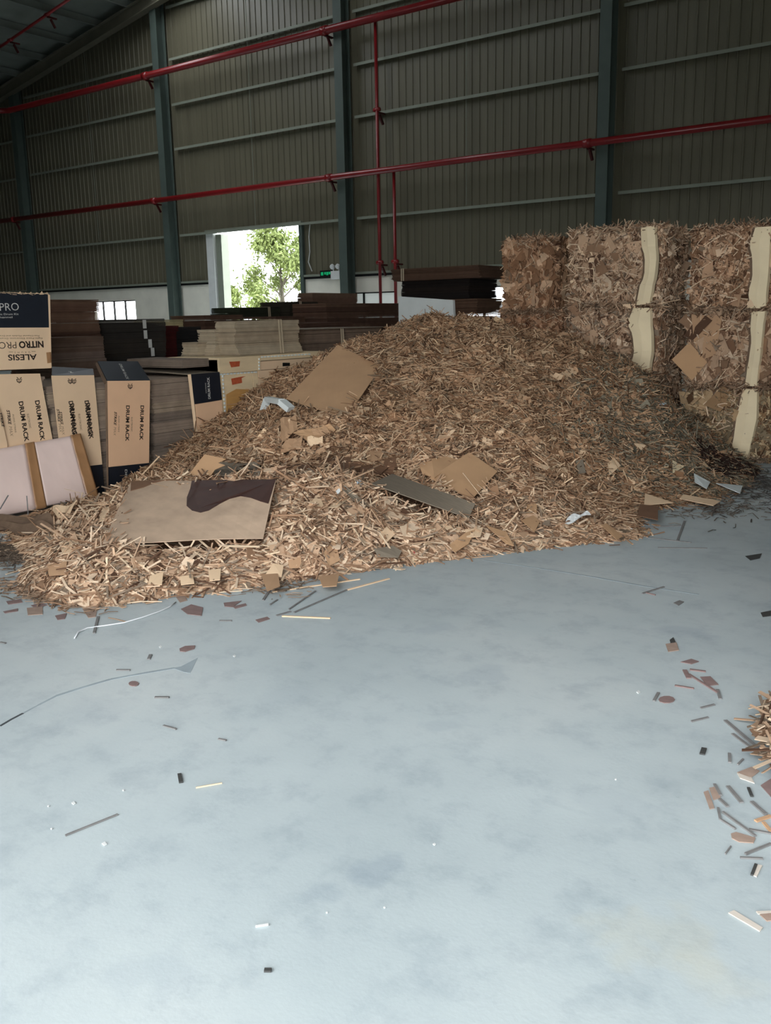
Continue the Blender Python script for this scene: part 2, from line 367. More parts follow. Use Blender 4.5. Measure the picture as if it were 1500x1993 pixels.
while X < -6:
    z = roofz(X)-.03
    MB().box((X-.01, -2, z-.22), (X+.01, 20, z)).box((X-.01, -2, z-.22), (X+.07, 20, z-.205)).build('purlin', M['roof'], roof)
    X += 1.45
# gable rafter
rf = MB(); a = (-33, WY-.5, roofz(-33)-.42); c = (-3, WY-.5, roofz(-3)-.42)
rf.bar(a, c, .02, .34)
rb = empty('rafter', (-18, WY-.5, 10), label='grey steel gable beam sloping up under the roof at upper left', cat='beam')
rf.build('web', M['rafter'], rb)
for dz in (-.17, .17):
    MB().bar((a[0], a[1], a[2]+dz), (c[0], c[1], c[2]+dz), .24, .02).build('flange', M['rafter'], rb)
# red fire pipes
def pipe(pts, r, lab, br=(), parts=True):
    t = empty('fire_pipe', pts[0], label=lab, cat='pipe')
    MB().tube(pts, r, 14).build('pipe_run', M['red'], t, smooth=True)
    for p in br:
        p = Vector(p); m_ = MB().tube([p-Vector((.09, 0, 0)), p+Vector((.09, 0, 0))], r*1.25, 14); m_.build('coupling', M['red'], t, smooth=True)
        MB().bar(p+Vector((0, .1, -.1)), p+Vector((.02, .22, -.32)), .05, .05).bar(p+Vector((0, 0, -r-.02)), p+Vector((0, .3, -r-.02)), .06, .04).build('bracket', M['darkred'], t)
    return t
PY = WY-.62
cols_ = [c for c in bays[1:6]]
zl = 5.14
pipe([(-33, PY, zl), (6, PY, zl)], .075, 'long red fire pipe running level across the wall, lower of two', [(c-.25, PY, zl) for c in cols_])
zh = 8.64
pipe([(-29.9, 4, zh), (-29.9, PY-.5, zh), (-29.85, PY-.15, zh), (-29.6, PY, zh), (6, PY, zh)], .09, 'long red fire pipe high on the wall, upper of two', [(c-.25, PY, zh) for c in cols_[1:]])
p = yl(735, 300, PY+.12); pipe([(p.x, PY+.12, zh-.05), (p.x, PY+.12, 0)], .04, 'thin red drop pipe from the upper pipe, left one of the pair', [(p.x, PY+.12, 6.6), (p.x, PY+.12, 2.95)])
p = yl(768, 450, PY+.12); pipe([(p.x, PY+.12, zl-.05), (p.x, PY+.12, 0)], .04, 'short red drop pipe from the lower pipe, right one of the pair', [(p.x, PY+.12, 2.95)])
def roofhit(px, py, dz):
    d = ray(px, py); k = 0
    for _ in range(60):
        P = CAM+d*k; g = roofz(P.x)-dz-P.z; k += max(g, .001)/(d.z+.0001)*.6
    return CAM+d*k
pa, pb = roofhit(-30, 112, .5), roofhit(150, -12, .5)
pipe([pa, pb], .04, 'red sprinkler branch pipe slung under the roof, top left', [pa.lerp(pb, .3), pa.lerp(pb, .7)])
# exit sign, emergency lamp, cable
p = yl(637, 532, WY-.12)
t = empty('exit_sign', (p.x, p.y, p.z-.08), label='small green lit exit sign on the wall right of the doorway', cat='sign')
MB().box((p.x-.24, p.y-.03, p.z-.1), (p.x+.16, p.y+.03, p.z+.08)).build('housing', M['black'], t)
for xa, xb, za in ((-.2, -.12, -.05), (-.08, -.03, -.03), (-.01, .05, -.05), (.07, .13, -.03)): MB().box((p.x+xa, p.y-.037, p.z+za), (p.x+xb, p.y-.03, p.z+.035)).build('lit_symbol', M['signgreen'], t)
p = yl(654, 534, WY-.2)
t = empty('emergency_light', (p.x, p.y, p.z-.1), label='white emergency light with two lamp heads beside the exit sign', cat='light')
MB().box((p.x-.15, p.y-.05, p.z-.13), (p.x+.15, p.y+.04, p.z+.09)).build('housing', M['white'], t)
for s in (-.09, .1):
    MB().tube([(p.x+s, p.y+.03, p.z+.2), (p.x+s, p.y-.05, p.z+.2), (p.x+s, p.y-.08, p.z+.19)], [.05, .075, .06], 12).tube([(p.x+s, p.y, p.z+.09), (p.x+s, p.y, p.z+.14)], .02, 8).build('lamp_head', M['white'], t)
p = [yl(x, y, WY-.06) for x, y in ((603, 437), (601, 460), (603, 490), (600, 510), (607, 528))]
MB().tube(p, .014, 6).build('cable', M['white'], label='thin white cable hanging on the wall sheet right of the doorway', cat='cable')
p = yl(197, 300, WY-.1)
# ---------------------------------------------------------------- outside
MB().box((-60, 20.2, -.25), (20, 70, -.02)).build('ground_outside', M['yard'], kind='structure')
MB().box((-40, -60, -.22), (40, -9, -.01)).build('ground_outside', M['yard'], kind='structure')
def tree(cx, cy, h, rad, nleaf, lab, seed, crown0=.3):
    r = np.random.default_rng(seed); t = empty('tree', (cx, cy, 0), label=lab, cat='tree')
    tr = MB(); tr.tube([(cx, cy, 0), (cx+.1, cy, h*.35), (cx-.05, cy, h*.7), (cx+.05, cy, h*.95)], [.12, .09, .05, .02], 8)
    cen = []
    for k in range(26):
        z = h*(crown0+(1-crown0)*r.random()); an = r.random()*6.28; rr = rad*(.35+.65*r.random())*(1.15-abs(z/h-.5))
        e = (cx+math.cos(an)*rr, cy+math.sin(an)*rr, z+.3*rad*r.random()); tr.tube([(cx, cy, z*.8), ((cx+e[0])/2, (cy+e[1])/2, z*.93), e], [.04, .025, .01], 5); cen.append(e)
    tr.build('trunk', M['bark'], t)
    cen = np.array(cen+[(cx, cy, h*.9), (cx, cy, h)]); idx = r.integers(0, len(cen), nleaf)
    P = cen[idx]+r.normal(size=(nleaf, 3))*rad*.16
    a = r.normal(size=(nleaf, 3)); a /= np.linalg.norm(a, axis=1, keepdims=True); b = np.cross(a, r.normal(size=(nleaf, 3))); b /= np.linalg.norm(b, axis=1, keepdims=True)
    ll = r.uniform(.06, .13, (nleaf, 1)); V = np.stack([P-a*ll, P+b*ll*.4, P+a*ll, P-b*ll*.4], 1).reshape(-1, 3)
    me = bpy.data.meshes.new('foliage'); F = np.arange(nleaf*4).reshape(-1, 4)
    me.from_pydata(V.tolist(), [], F.tolist()); me.transform(Matrix.Translation((-cx, -cy, 0)))
    link('foliage', me, M['leaf'], t, kind='stuff')
p = yl(500, 600, 27); tree(p.x, 28.5, 4.8, 1.35, 9000, 'leafy green tree standing in the yard, tallest seen through the doorway', 3, .15)
p = yl(462, 610, 25.5); tree(p.x-.3, 25, 2.8, .9, 6500, 'low yellow-green bush at the left inside the doorway view', 5, .05)
p = yl(548, 600, 33); tree(p.x, 33, 3.4, .6, 500, 'thin pale sapling farther off at the right of the doorway view', 8, .3)
p = yl(425, 600, 36); tree(p.x, 36, 5.0, .8, 600, 'sparse distant tree at the left edge of the doorway view', 9, .5)
# ================================================================ WASTE PILE surface
CP = []      # control points (x, y, z)
def cpx(px, py, D): P = dl(px, py, D); CP.append((P.x, P.y, P.z))
def c0(px, py, z=0.0): P = fl(px, py); CP.append((P.x, P.y, z))
for p in [(60, 1090), (40, 1130), (90, 1160), (190, 1180), (320, 1160), (430, 1155), (530, 1135), (620, 1125), (700, 1112), (780, 1103), (900, 1085), (1060, 1068), (1170, 1056), (1255, 1046), (1240, 1012), (1290, 990), (1340, 982), (1400, 975), (1460, 945)]: c0(*p)
for a in [(190, 985, 8.0), (250, 962, 8.1), (300, 922, 8.2), (400, 880, 8.8), (450, 850, 9.0), (480, 822, 9.2), (560, 742, 9.6), (640, 694, 9.8), (740, 657, 9.8), (800, 626, 9.8), (860, 620, 9.8), (940, 634, 9.8), (1000, 656, 9.8), (1100, 672, 9.8), (1230, 742, 9.5), (1290, 792, 9.3), (1330, 870, 9.0),
          (850, 700, 9.1), (850, 780, 8.4), (850, 850, 7.7), (850, 900, 7.2), (850, 960, 6.8), (850, 1020, 6.3),
          (600, 905, 6.7), (600, 970, 6.3), (600, 1040, 5.85), (370, 930, 6.7), (370, 1000, 6.2), (370, 1060, 5.8), (370, 1110, 5.5), (200, 1060, 5.7), (200, 1120, 5.25), (110, 1090, 5.65), (110, 1040, 6.3),
          (1050, 1000, 6.75), (1050, 900, 7.6), (1050, 800, 8.5), (1050, 700, 9.4), (1200, 970, 7.5), (1200, 880, 8.3), (1200, 800, 9.0), (1320, 950, 8.0), (1320, 900, 8.6),
          (700, 1040, 6.05), (700, 940, 6.8), (700, 860, 7.7), (700, 780, 8.5), (700, 700, 9.3), (520, 1060, 5.8), (520, 960, 6.4), (520, 905, 6.65), (520, 840, 7.9), (580, 770, 9.0), (450, 880, 7.9)]: cpx(*a)
for px_, py_, D_, z_ in ((450, 905, 7.15, .30), (520, 905, 7.15, .33), (600, 905, 7.2, .36), (700, 905, 7.25, .38), (780, 905, 7.3, .40)):
    P = dl(px_, py_, D_); CP.append((P.x, P.y, z_))
CP += [(-5.6, 9.2, 1.3), (-4.4, 10.1, 1.15), (-3.5, 10.2, .55), (-6.9, 8.6, .95), (-7.3, 7.2, .75), (-7.3, 5.6, .1), (-6.2, 10.2, 1.2), (-7.5, 10, .8), (-5.2, 11, .9), (-4, 11.2, .5),
       (-2.7, 10.3, .02), (-2.2, 9.6, -.05), (-6.9, 4.3, .02), (-6.6, 3.8, -.03), (-6, 2.8, -.3), (-4.6, 2.4, -.25), (-3.4, 3.2, -.25), (-2.6, 4.6, -.25), (-1.6, 5.8, -.25), (-1.3, 7.3, -.25), (-1.2, 9, -.25), (-2.0, 6.9, -.1)]
CP = np.array(CP)
def tps_phi(r2): return np.where(r2 > 1e-12, .5*r2*np.log(np.maximum(r2, 1e-12)), 0)
_n = len(CP); _A = np.zeros((_n+3, _n+3))
_A[:_n, :_n] = tps_phi(((CP[:, None, :2]-CP[None, :, :2])**2).sum(2)) + np.eye(_n)*.03
_A[:_n, _n] = 1; _A[:_n, _n+1:] = CP[:, :2]; _A[_n, :_n] = 1; _A[_n+1:, :_n] = CP[:, :2].T
_W = np.linalg.solve(_A, np.concatenate([CP[:, 2], np.zeros(3)]))
def hraw(x, y):
    x = np.atleast_1d(x).astype(float); y = np.atleast_1d(y).astype(float); out = np.empty(len(x))
    for s in range(0, len(x), 20000):
        xs_, ys_ = x[s:s+20000], y[s:s+20000]
        r2 = (xs_[:, None]-CP[None, :, 0])**2+(ys_[:, None]-CP[None, :, 1])**2
        out[s:s+20000] = tps_phi(r2)@_W[:_n]+_W[_n]+_W[_n+1]*xs_+_W[_n+2]*ys_
    return out
HX, HY = np.linspace(-8, -1, 281), np.linspace(2, 11.6, 385)
_gx, _gy = np.meshgrid(HX, HY, indexing='ij'); HG = hraw(_gx.ravel(), _gy.ravel()).reshape(_gx.shape)
_lump = sum(a*np.sin(_gx*k1+p1)*np.sin(_gy*k2+p2) for a, k1, k2, p1, p2 in ((.035, 3.1, 2.7, .4, 1), (.035, 6.3, 5.1, 2, .3), (.026, 10.7, 12.3, 1, 2), (.016, 19, 17, .2, 1)))
HG = HG+_lump*np.clip(HG/.3, 0, 1)
def H(x, y):
    x = np.atleast_1d(x); y = np.atleast_1d(y)
    i = np.clip((x+8)/.025, 0, 279.999); j = np.clip((y-2)/.025, 0, 383.999); a = i.astype(int); c = j.astype(int); u = i-a; v = j-c
    return HG[a, c]*(1-u)*(1-v)+HG[a+1, c]*u*(1-v)+HG[a, c+1]*(1-u)*v+HG[a+1, c+1]*u*v
def onpile(px, py, lift=0.0):
    d = ray(px, py); t = 2.5
    while t < 16:
        P = CAM+d*t
        if P.z <= max(0, float(H(P.x, P.y)[0]))+lift: return P
        t += .01
    return fl(px, py)
# ---------------------------------------------------------------- sheets lying on the pile
COVER = []          # XY polygons with z planes, kept clear of loose strips
def inpoly(x, y, poly):
    r = np.zeros(len(x), bool); n = len(poly)
    for i in range(n):
        x1, y1 = poly[i]; x2, y2 = poly[(i+1) % n]
        c = ((y1 > y) != (y2 > y)) & (x < (x2-x1)*(y-y1)/(y2-y1+1e-12)+x1); r ^= c
    return r
def pile_sheet(name, cs, m, label, lift=.04, th=.005, nu=10, nv=8, cover=True, sag=.006, group=None, cat='cardboard'):
    """four pixel corners TL,TR,BR,BL -> bent grid sheet resting on the heap"""
    lf = lift if isinstance(lift, (list, tuple)) else [lift]*4
    P = [onpile(*c, 0)+Vector((0, 0, l)) for c, l in zip(cs, lf)]
    # keep each lifted corner on its own sight line so the outline holds
    P = [CAM+(p-CAM) for p in P]
    P = [onpile(*c, l) for c, l in zip(cs, lf)]
    V = []; G = []
    for j in range(nv+1):
        for i in range(nu+1):
            u, v = i/nu, j/nv
            q = P[0].lerp(P[1], u).lerp(P[3].lerp(P[2], u), v)
            z = q.z+sag*math.sin(u*7+v*3)
            G.append(Vector((q.x, q.y, z)))
    k = len(G); nrm = (P[1]-P[0]).cross(P[3]-P[0]).normalized()
    if nrm.z < 0: nrm = -nrm
    V = [tuple(g) for g in G]+[tuple(g-nrm*th) for g in G]; F = []
    idx = lambda i, j: j*(nu+1)+i
    for j in range(nv):
        for i in range(nu):
            a, b_, c, d = idx(i, j), idx(i+1, j), idx(i+1, j+1), idx(i, j+1); F += [(a, d, c, b_), (a+k, b_+k, c+k, d+k)]
    for i in range(nu): F += [(idx(i, 0), idx(i+1, 0), idx(i+1, 0)+k, idx(i, 0)+k), (idx(i+1, nv), idx(i, nv), idx(i, nv)+k, idx(i+1, nv)+k)]
    for j in range(nv): F += [(idx(0, j+1), idx(0, j), idx(0, j)+k, idx(0, j+1)+k), (idx(nu, j), idx(nu, j+1), idx(nu, j+1)+k, idx(nu, j)+k)]
    o = MB(); o.V = V; o.F = F; ob = o.build(name, m, None, label=label, cat=cat, group=group)
    if cover: COVER.append([(p.x, p.y) for p in P])
    return ob, P
def pile_poly(name, pts, m, label, lift=.04, th=.004, cover=True, group=None, cat='cardboard'):
    lf = lift if isinstance(lift, (list, tuple)) else [lift]*len(pts)
    P = [onpile(*c, l) for c, l in zip(pts, lf)]
    if cover and len(P) > 3: COVER.append([(p.x, p.y) for p in P])
    nn = Vector((0, 0, 0))
    for i in range(len(P)): nn += (P[i]-P[0]).cross(P[(i+1) % len(P)]-P[0])
    if nn.z < 0: P = P[::-1]
    return MB().slab(P, th).build(name, m, None, label=label, cat=cat, group=group)
def flatten_to(ob_pts, uvs, th, m, parent, name, label=None):
    P = ob_pts; n = (P[1]-P[0]).cross(P[3]-P[0]).normalized()
    if n.z < 0: n = -n
    V = []
    for u, v in uvs:
        q = P[0].lerp(P[1], u).lerp(P[3].lerp(P[2], u), v); q.z += .006*math.sin(u*7+v*3); V.append(q+n*th)
    nn = Vector((0, 0, 0))
    for i in range(len(V)): nn += (V[i]-V[0]).cross(V[(i+1) % len(V)]-V[0])
    if nn.dot(n) < 0: V = V[::-1]
    return MB().slab(V, th).build(name, m, parent, label=label)
sA, PA = pile_sheet('cardboard_sheet', [(255, 937), (537, 935), (512, 1047), (200, 1057)], M['sheet'], 'largest worn tan cardboard sheet, dark stain along its top right edge, front left of heap', lift=[.10, .10, .07, .06], sag=.004)
flatten_to(PA, [(.43, 0), (.998, 0), (.985, .44), (.93, .40), (.86, .33), (.79, .29), (.72, .33), (.66, .42), (.60, .53), (.55, .56), (.49, .52), (.445, .44), (.43, .3), (.435, .15)], .004, M['stain'], sA, 'stain', 'dark brown wet stain')
flatten_to(PA, [(.0, 0.0), (.24, 0), (.17, .05), (.11, .13), (.03, .19)], .004, M['brown'], sA, 'stain', 'brown stained corner')
pile_sheet('cardboard_sheet', [(657, 671), (742, 713), (672, 815), (556, 776)], M['tan2'], 'big plain tan square sheet half buried on the upper left slope of heap', lift=[.10, -.01, .03, .09], sag=0)
pile_sheet('cardboard_sheet', [(913, 880), (968, 917), (918, 972), (836, 930)], M['tan2'], 'plain tan square sheet lying over the rounded piece in the middle of heap', lift=[.09, .1, .04, .06], sag=0)
pile_poly('cardboard_sheet', [(815, 905), (840, 892), (870, 889), (893, 895), (845, 930), (822, 922)], M['tan2'], 'tan piece with a rounded top tucked under the square middle sheet', lift=.055)
pile_sheet('cardboard_sheet', [(763, 922), (925, 980), (912, 1008), (722, 941)], M['grey'], 'long narrow grey-brown board lying diagonally at the middle front', lift=[.09, .09, .05, .07], sag=0)
_P = [dl(x, y, 6.95-(y-884)*.004) for x, y in [(398, 884), (440, 893), (424, 901), (438, 905), (418, 914), (402, 938), (356, 938)]]
MB().slab(_P[::-1], .005).build('cardboard_sheet', M['tan2'], None, label='notched tan piece standing behind the stained sheet', cat='cardboard')
for k, (dx, dy) in enumerate(((0, 0), (3, 7), (-2, 13), (4, 19))):
    pile_sheet('corrugated_sheet', [(415+dx, 903+dy), (505+dx, 897+dy), (500+dx, 905+dy), (420+dx, 911+dy)], M['grey'], 'thin grey sheet, ' + ('topmost', 'second from top', 'third from top', 'lowest')[k] + ' of four fanned behind the notched tan piece', lift=.05, sag=.012, nv=2)
BR = [([(620, 893), (683, 888), (683, 905), (622, 908)], 'brown'), ([(643, 902), (705, 898), (702, 918), (648, 922)], 'brown'), ([(713, 880), (744, 876), (744, 895), (714, 898)], 'tan'),
      ([(700, 908), (768, 904), (766, 922), (702, 925)], 'brown'), ([(745, 893), (770, 888), (772, 908), (748, 910)], 'brown'), ([(560, 905), (602, 902), (606, 918), (566, 920)], 'brown')]
for (cs, mm), lb in zip(BR, ('dull brown flat piece beside the grey fanned sheets', 'second dull brown flat piece left of the tan upright one', 'small tan square piece above the long grey board', 'wide dull brown piece just above the grey board', 'short brown piece right of the small tan square', 'brown piece right behind the stained sheet corner')):
    pile_sheet('cardboard_sheet', cs, M[mm], lb, lift=.04, nu=3, nv=3, sag=.004)
CL = [([(545, 815), (575, 808), (580, 835), (548, 862)], 'tan', 'upright tan flap in the crumpled cluster under the white foam'), ([(570, 842), (640, 826), (655, 838), (600, 860)], 'tan2', 'crescent tan piece at the centre of the crumpled cluster'),
      ([(598, 850), (628, 850), (628, 866), (598, 866)], 'kraft', 'small clean pale rectangle below the crumpled cluster'), ([(605, 838), (632, 830), (645, 845), (612, 852)], 'tan', 'bent tan piece at the right of the crumpled cluster'),
      ([(555, 858), (590, 848), (585, 872), (545, 880)], 'tan', 'lowest tan piece of the crumpled cluster'), ([(560, 818), (572, 812), (578, 822), (568, 835)], 'kraft', 'pale torn tip poking out of the crumpled cluster')]
for cs, mm, lb in CL: pile_sheet('cardboard_scrap', cs, M[mm], lb, lift=[.09, .09, .04, .04], nu=4, nv=3, sag=.01)
# pale pieces and oddments
pile_poly('cardboard_scrap', [(598, 985), (620, 960), (630, 985)], M['kraft'], 'pale triangular scrap right of the stained sheet', lift=.05)
pile_sheet('cardboard_scrap', [(652, 940), (672, 946), (713, 980), (690, 975)], M['grey'], 'grey slotted sliver lying near the silver plastic scrap', lift=.06, nu=4, nv=2)
pile_sheet('paper_scrap', [(1108, 1004), (1140, 996), (1150, 1000), (1098, 1021)], M['white'], 'curled white paper scrap near the right tip of the front heap', lift=[.06, .09, .09, .03], nu=6, nv=4, sag=.012, cat='paper')
pile_poly('paper_scrap', [(653, 956), (664, 946), (668, 950), (657, 962)], M['white'], 'tiny white paper strip left of the grey slotted sliver', lift=.06, cat='paper')
def crumple(px, py, s, m, label, cat, name, seed):
    r = np.random.default_rng(seed); P = onpile(px, py, s*.4); V = []; F = []
    n = 7
    for i in range(n):
        for j in range(n):
            u, v = i/(n-1)-.5, j/(n-1)-.5
            V.append((P.x+u*s*2.2+r.normal()*s*.12, P.y+v*s*1.2+r.normal()*s*.12, P.z+r.normal()*s*.28))
    for i in range(n-1):
        for j in range(n-1): a = i*n+j; F.append((a, a+1, a+n+1, a+n))
    m_ = MB(); m_.V, m_.F = V, F; return m_.build(name, m, None, label=label, cat=cat)
M['silver'] = mat('silver_plastic', lin(190, 205, 215), .15, .2, 20, spec=.8)
crumple(690, 938, .05, M['silver'], 'crumpled silver plastic scrap behind the grey slotted sliver', 'plastic', 'plastic_scrap', 1)
crumple(1285, 785, .05, M['silver'], 'crumpled pale blue plastic at the top right edge of heap by the bales', 'plastic', 'plastic_scrap', 2)
crumple(1225, 1030, .02, M['white'], 'tiny crumpled white paper at the right tip of the heap', 'paper', 'paper_scrap', 3)
M['redprint'] = mat('red_print', lin(196, 70, 74), .5, .3, 60)
crumple(802, 1077, .022, M['redprint'], 'tiny red and white printed wrapper at the front edge of heap', 'paper', 'wrapper', 4)
# white foam bracket
t = empty('foam_block', onpile(540, 795, .0), label='angular white foam packing bracket on the heap against the pale crate', cat='foam')
A0, A1, A2, A3 = onpile(512, 800, .04), onpile(520, 777, .12), onpile(548, 782, .13), onpile(566, 797, .06)
MB().bar(A0, A1, .06, .05).build('foam_leg', M['foam'], t); MB().bar(A1, A2, .06, .05).build('foam_bar', M['foam'], t); MB().bar(A2, A3, .1, .05).build('foam_arm', M['foam'], t)
# pale shards on the right flank
SH = [([(1308, 895), (1331, 908), (1309, 921)], 'cream', 'pale upright triangular shard at the right foot of the heap'), ([(1350, 921), (1382, 938), (1375, 951), (1352, 938)], 'foam', 'whitish pointed shard right of the upright triangle'),
      ([(1393, 940), (1445, 945), (1440, 960)], 'foam', 'rightmost whitish shard, lying flat by the bale foot'), ([(1255, 960), (1310, 978), (1253, 983)], 'kraft', 'flat kraft shard at the lower right foot of the heap'),
      ([(1330, 962), (1402, 975), (1388, 984), (1322, 970)], 'kraft', 'long kraft shard on the floor right of the heap foot'), ([(1182, 902), (1194, 890), (1208, 906), (1186, 925)], 'kraft', 'pale four-cornered shard on the right slope, lower centre'),
      ([(1232, 862), (1258, 866), (1248, 876)], 'kraft', 'small pale triangle on the right slope above the shards'), ([(1120, 897), (1134, 894), (1140, 920), (1126, 922)], 'grey', 'greyish upright piece on the right slope'),
      ([(1245, 981), (1280, 985), (1280, 1012), (1240, 1003)], 'brown', 'brown flap at the right end of the heap foot'), ([(1170, 1022), (1180, 1018), (1212, 1043), (1200, 1050)], 'tan2', 'tan flat strip at the right tip of the front heap')]
for pts, mm, lb in SH: pile_poly('cardboard_scrap', pts, M[mm], lb, lift=.055)
FR = [([(508, 1118), (540, 1112), (545, 1140), (520, 1150)], 'tan'), ([(630, 1075), (650, 1048), (662, 1090), (640, 1102)], 'tan'), ([(737, 1040), (755, 1022), (770, 1038), (748, 1060)], 'kraft'), ([(875, 1060), (905, 1037), (925, 1030), (912, 1058), (885, 1075)], 'tan2'),
      ([(945, 1022), (985, 1035), (1000, 1062), (985, 1058)], 'tan2'), ([(1014, 1012), (1040, 1002), (1050, 1016), (1040, 1035)], 'tan2'), ([(1025, 982), (1045, 980), (1044, 998), (1024, 1000)], 'tan2'), ([(728, 1068), (765, 1062), (782, 1072), (775, 1085), (735, 1083)], 'grey'),
      ([(515, 1120), (532, 1096), (552, 1100), (548, 1122)], 'kraft'), ([(292, 1120), (318, 1113), (315, 1138), (288, 1136)], 'kraft'), ([(350, 1122), (375, 1118), (378, 1135), (352, 1138)], 'kraft'), ([(405, 1110), (430, 1106), (428, 1128), (408, 1130)], 'kraft'),
      ([(115, 1058), (150, 1050), (160, 1072), (122, 1078)], 'kraft'), ([(195, 990), (215, 985), (208, 1012), (193, 1015)], 'kraft'), ([(92, 1100), (130, 1092), (128, 1118), (95, 1120)], 'tan'), ([(620, 1122), (660, 1116), (655, 1140), (628, 1142)], 'tan'), ([(905, 1030), (940, 1026), (935, 1044), (908, 1046)], 'kraft'), ([(560, 1090), (585, 1084), (588, 1104), (563, 1106)], 'tan')]
fl_lab = ('large tan scrap at the front edge under the stained sheet', 'upright tan scrap in the front middle', 'clean pale square tilted in the front middle', 'large five-sided tan scrap in front of the grey board', 'long tan flap near the right front edge', 'pointed tan scrap right of the long flap', 'small tan square above the pointed scrap', 'grey folded scrap in the front middle by the red wrapper',
          'pale scrap below the right corner of the stained sheet', 'pale scrap at the left front edge', 'second pale scrap at the left front edge, right of the first', 'pale scrap centred below the stained sheet', 'pale scrap far left below the pink package', 'curled pale scrap left of the stained sheet', 'tan scrap at the far left toe', 'tan scrap overhanging the front edge near the long floor strips', 'small pale scrap on the five-sided tan one', 'tan scrap between the stained sheet and the upright scrap')
for (pts, mm), lb in zip(FR, fl_lab): pile_poly('cardboard_scrap', pts, M[mm], lb, lift=.05)
# greenish crumpled sheets under the pink package
for k, (cs, lb) in enumerate([([(-30, 1005), (95, 1000), (110, 1022), (-30, 1028)], 'dull grey-green crushed sheet on the floor under the pink package, upper'), ([(-20, 1018), (80, 1015), (110, 1028), (30, 1040)], 'dull grey-green crushed sheet sticking out furthest under the pink package'), ([(97, 990), (150, 975), (132, 1005), (115, 1014)], 'pale crumpled paper sheet at the pink package right corner')]):
    pile_sheet('crushed_sheet', cs, M['kraftdk'] if k < 2 else M['kraft'], lb, lift=[.09-.03*k if k < 2 else .1, .1, .05, .04], nu=10, nv=5, sag=.016)
# ---------------------------------------------------------------- loose strips and scraps: the bulk
def surf_samples(n, hmin=.004, extra=0.0):
    X_ = RNG.uniform(-7.6, -1.5, n); Y_ = RNG.uniform(2.4, 11.2, n); h = H(X_, Y_)
    e = .02; gx = (H(X_+e, Y_)-H(X_-e, Y_))/(2*e); gy = (H(X_, Y_+e)-H(X_, Y_-e))/(2*e)
    keep = (h > hmin-extra*RNG.random(n)**2.2) & ~((X_ < -7.1) & (Y_ < 9)) & ~((Y_ > 10.1) & (X_ > -4.9)) & ~((X_ < -6.8) & (Y_ < 4.9))
    keep &= RNG.random(n) < np.sqrt(1+gx*gx+gy*gy)/1.5
    flat = h <= 0; gx[flat] = 0; gy[flat] = 0
    X_, Y_, h, gx, gy = X_[keep], Y_[keep], np.maximum(h[keep], 0), gx[keep], gy[keep]
    nr = np.stack([-gx, -gy, np.ones(len(gx))], 1); nr /= np.linalg.norm(nr, axis=1, keepdims=True)
    return X_, Y_, h, nr
def covered(X_, Y_):
    c = np.zeros(len(X_), bool)
    for poly in COVER: c |= inpoly(X_, Y_, poly)
    return c
def bulk(n, kind, seed=0, extra=0.0, big=0):
    X_, Y_, h, nr = surf_samples(n, extra=extra); k = len(X_)
    thin = np.clip(h/.12, 0, 1)
    cov = covered(X_, Y_)
    off = RNG.uniform(-.02, .035, k)*thin+.006*(1-thin)*RNG.random(k)+.003
    off = np.where(cov, -.05*thin, off); tl = np.where(cov, .04, .32*thin+.03)
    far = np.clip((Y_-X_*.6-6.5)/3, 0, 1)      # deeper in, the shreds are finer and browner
    patch = np.sin(X_*2.3+1)*np.sin(Y_*1.9+.5)+.5*np.sin(X_*5.1)*np.sin(Y_*4.7)
    P = np.stack([X_, Y_, h+off], 1)
    if kind == 'strip':
        Ls = np.clip(RNG.lognormal(-2.1, .5, k), .03, .36)*(1-.2*far); Ws = RNG.uniform(.005, .014, k)*(1-.2*far); Ts = RNG.uniform(.003, .005, k)
        C = palette(k, (.3, .17, .27, .12, .09, .05))
    else:
        Ls = RNG.uniform(.02, .085, k)*(1-.25*far); Ws = Ls*RNG.uniform(.45, .95, k); Ts = np.full(k, .0035); C = palette(k, (.4, .22, .2, .12, .03, .03)); tl = tl*.9
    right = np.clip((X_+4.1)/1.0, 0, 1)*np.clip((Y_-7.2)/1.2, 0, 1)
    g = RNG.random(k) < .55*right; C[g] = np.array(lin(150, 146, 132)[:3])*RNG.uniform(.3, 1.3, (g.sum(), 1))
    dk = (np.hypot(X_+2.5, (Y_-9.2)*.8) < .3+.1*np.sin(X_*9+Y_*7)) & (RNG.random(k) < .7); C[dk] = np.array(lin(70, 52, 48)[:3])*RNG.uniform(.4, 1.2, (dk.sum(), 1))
    if big:
        Ls = Ls*big; Ws = Ws*(1.15 if kind == 'strip' else big); P[:, 2] += .012*thin
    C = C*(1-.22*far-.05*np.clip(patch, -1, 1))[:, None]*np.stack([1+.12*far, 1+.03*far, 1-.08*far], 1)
    tl = np.minimum(tl, 10); P[:, 2] = np.maximum(P[:, 2], Ts*.6)
    if kind == 'strip':
        s = RNG.random(k) < .42
        yw = 2.2*np.sin(X_*2.9+Y_*1.3)+1.9*np.sin(Y_*3.7-X_*2.1+1)+1.2*np.sin(X_*8.3+Y_*6.1)+RNG.normal(size=k)*np.where(RNG.random(k) < .62, .35, 3)
        return [rand_pieces(P[s], nr[s], Ls[s], Ws[s], Ts[s], tl[s], C[s], bend=.07, yaw=yw[s]), rand_pieces(P[~s], nr[~s], Ls[~s], Ws[~s], Ts[~s], tl[~s], C[~s], yaw=yw[~s])]
    return [rand_pieces(P, nr, Ls, Ws, Ts, tl, C, irregular=.35)]
parts = bulk(230000, 'strip') + bulk(52000, 'scrap') + bulk(9000, 'strip', big=1.9)+bulk(9000, 'scrap', big=1.7)+bulk(26000, 'strip', extra=.035)+bulk(7000, 'scrap', extra=.05)
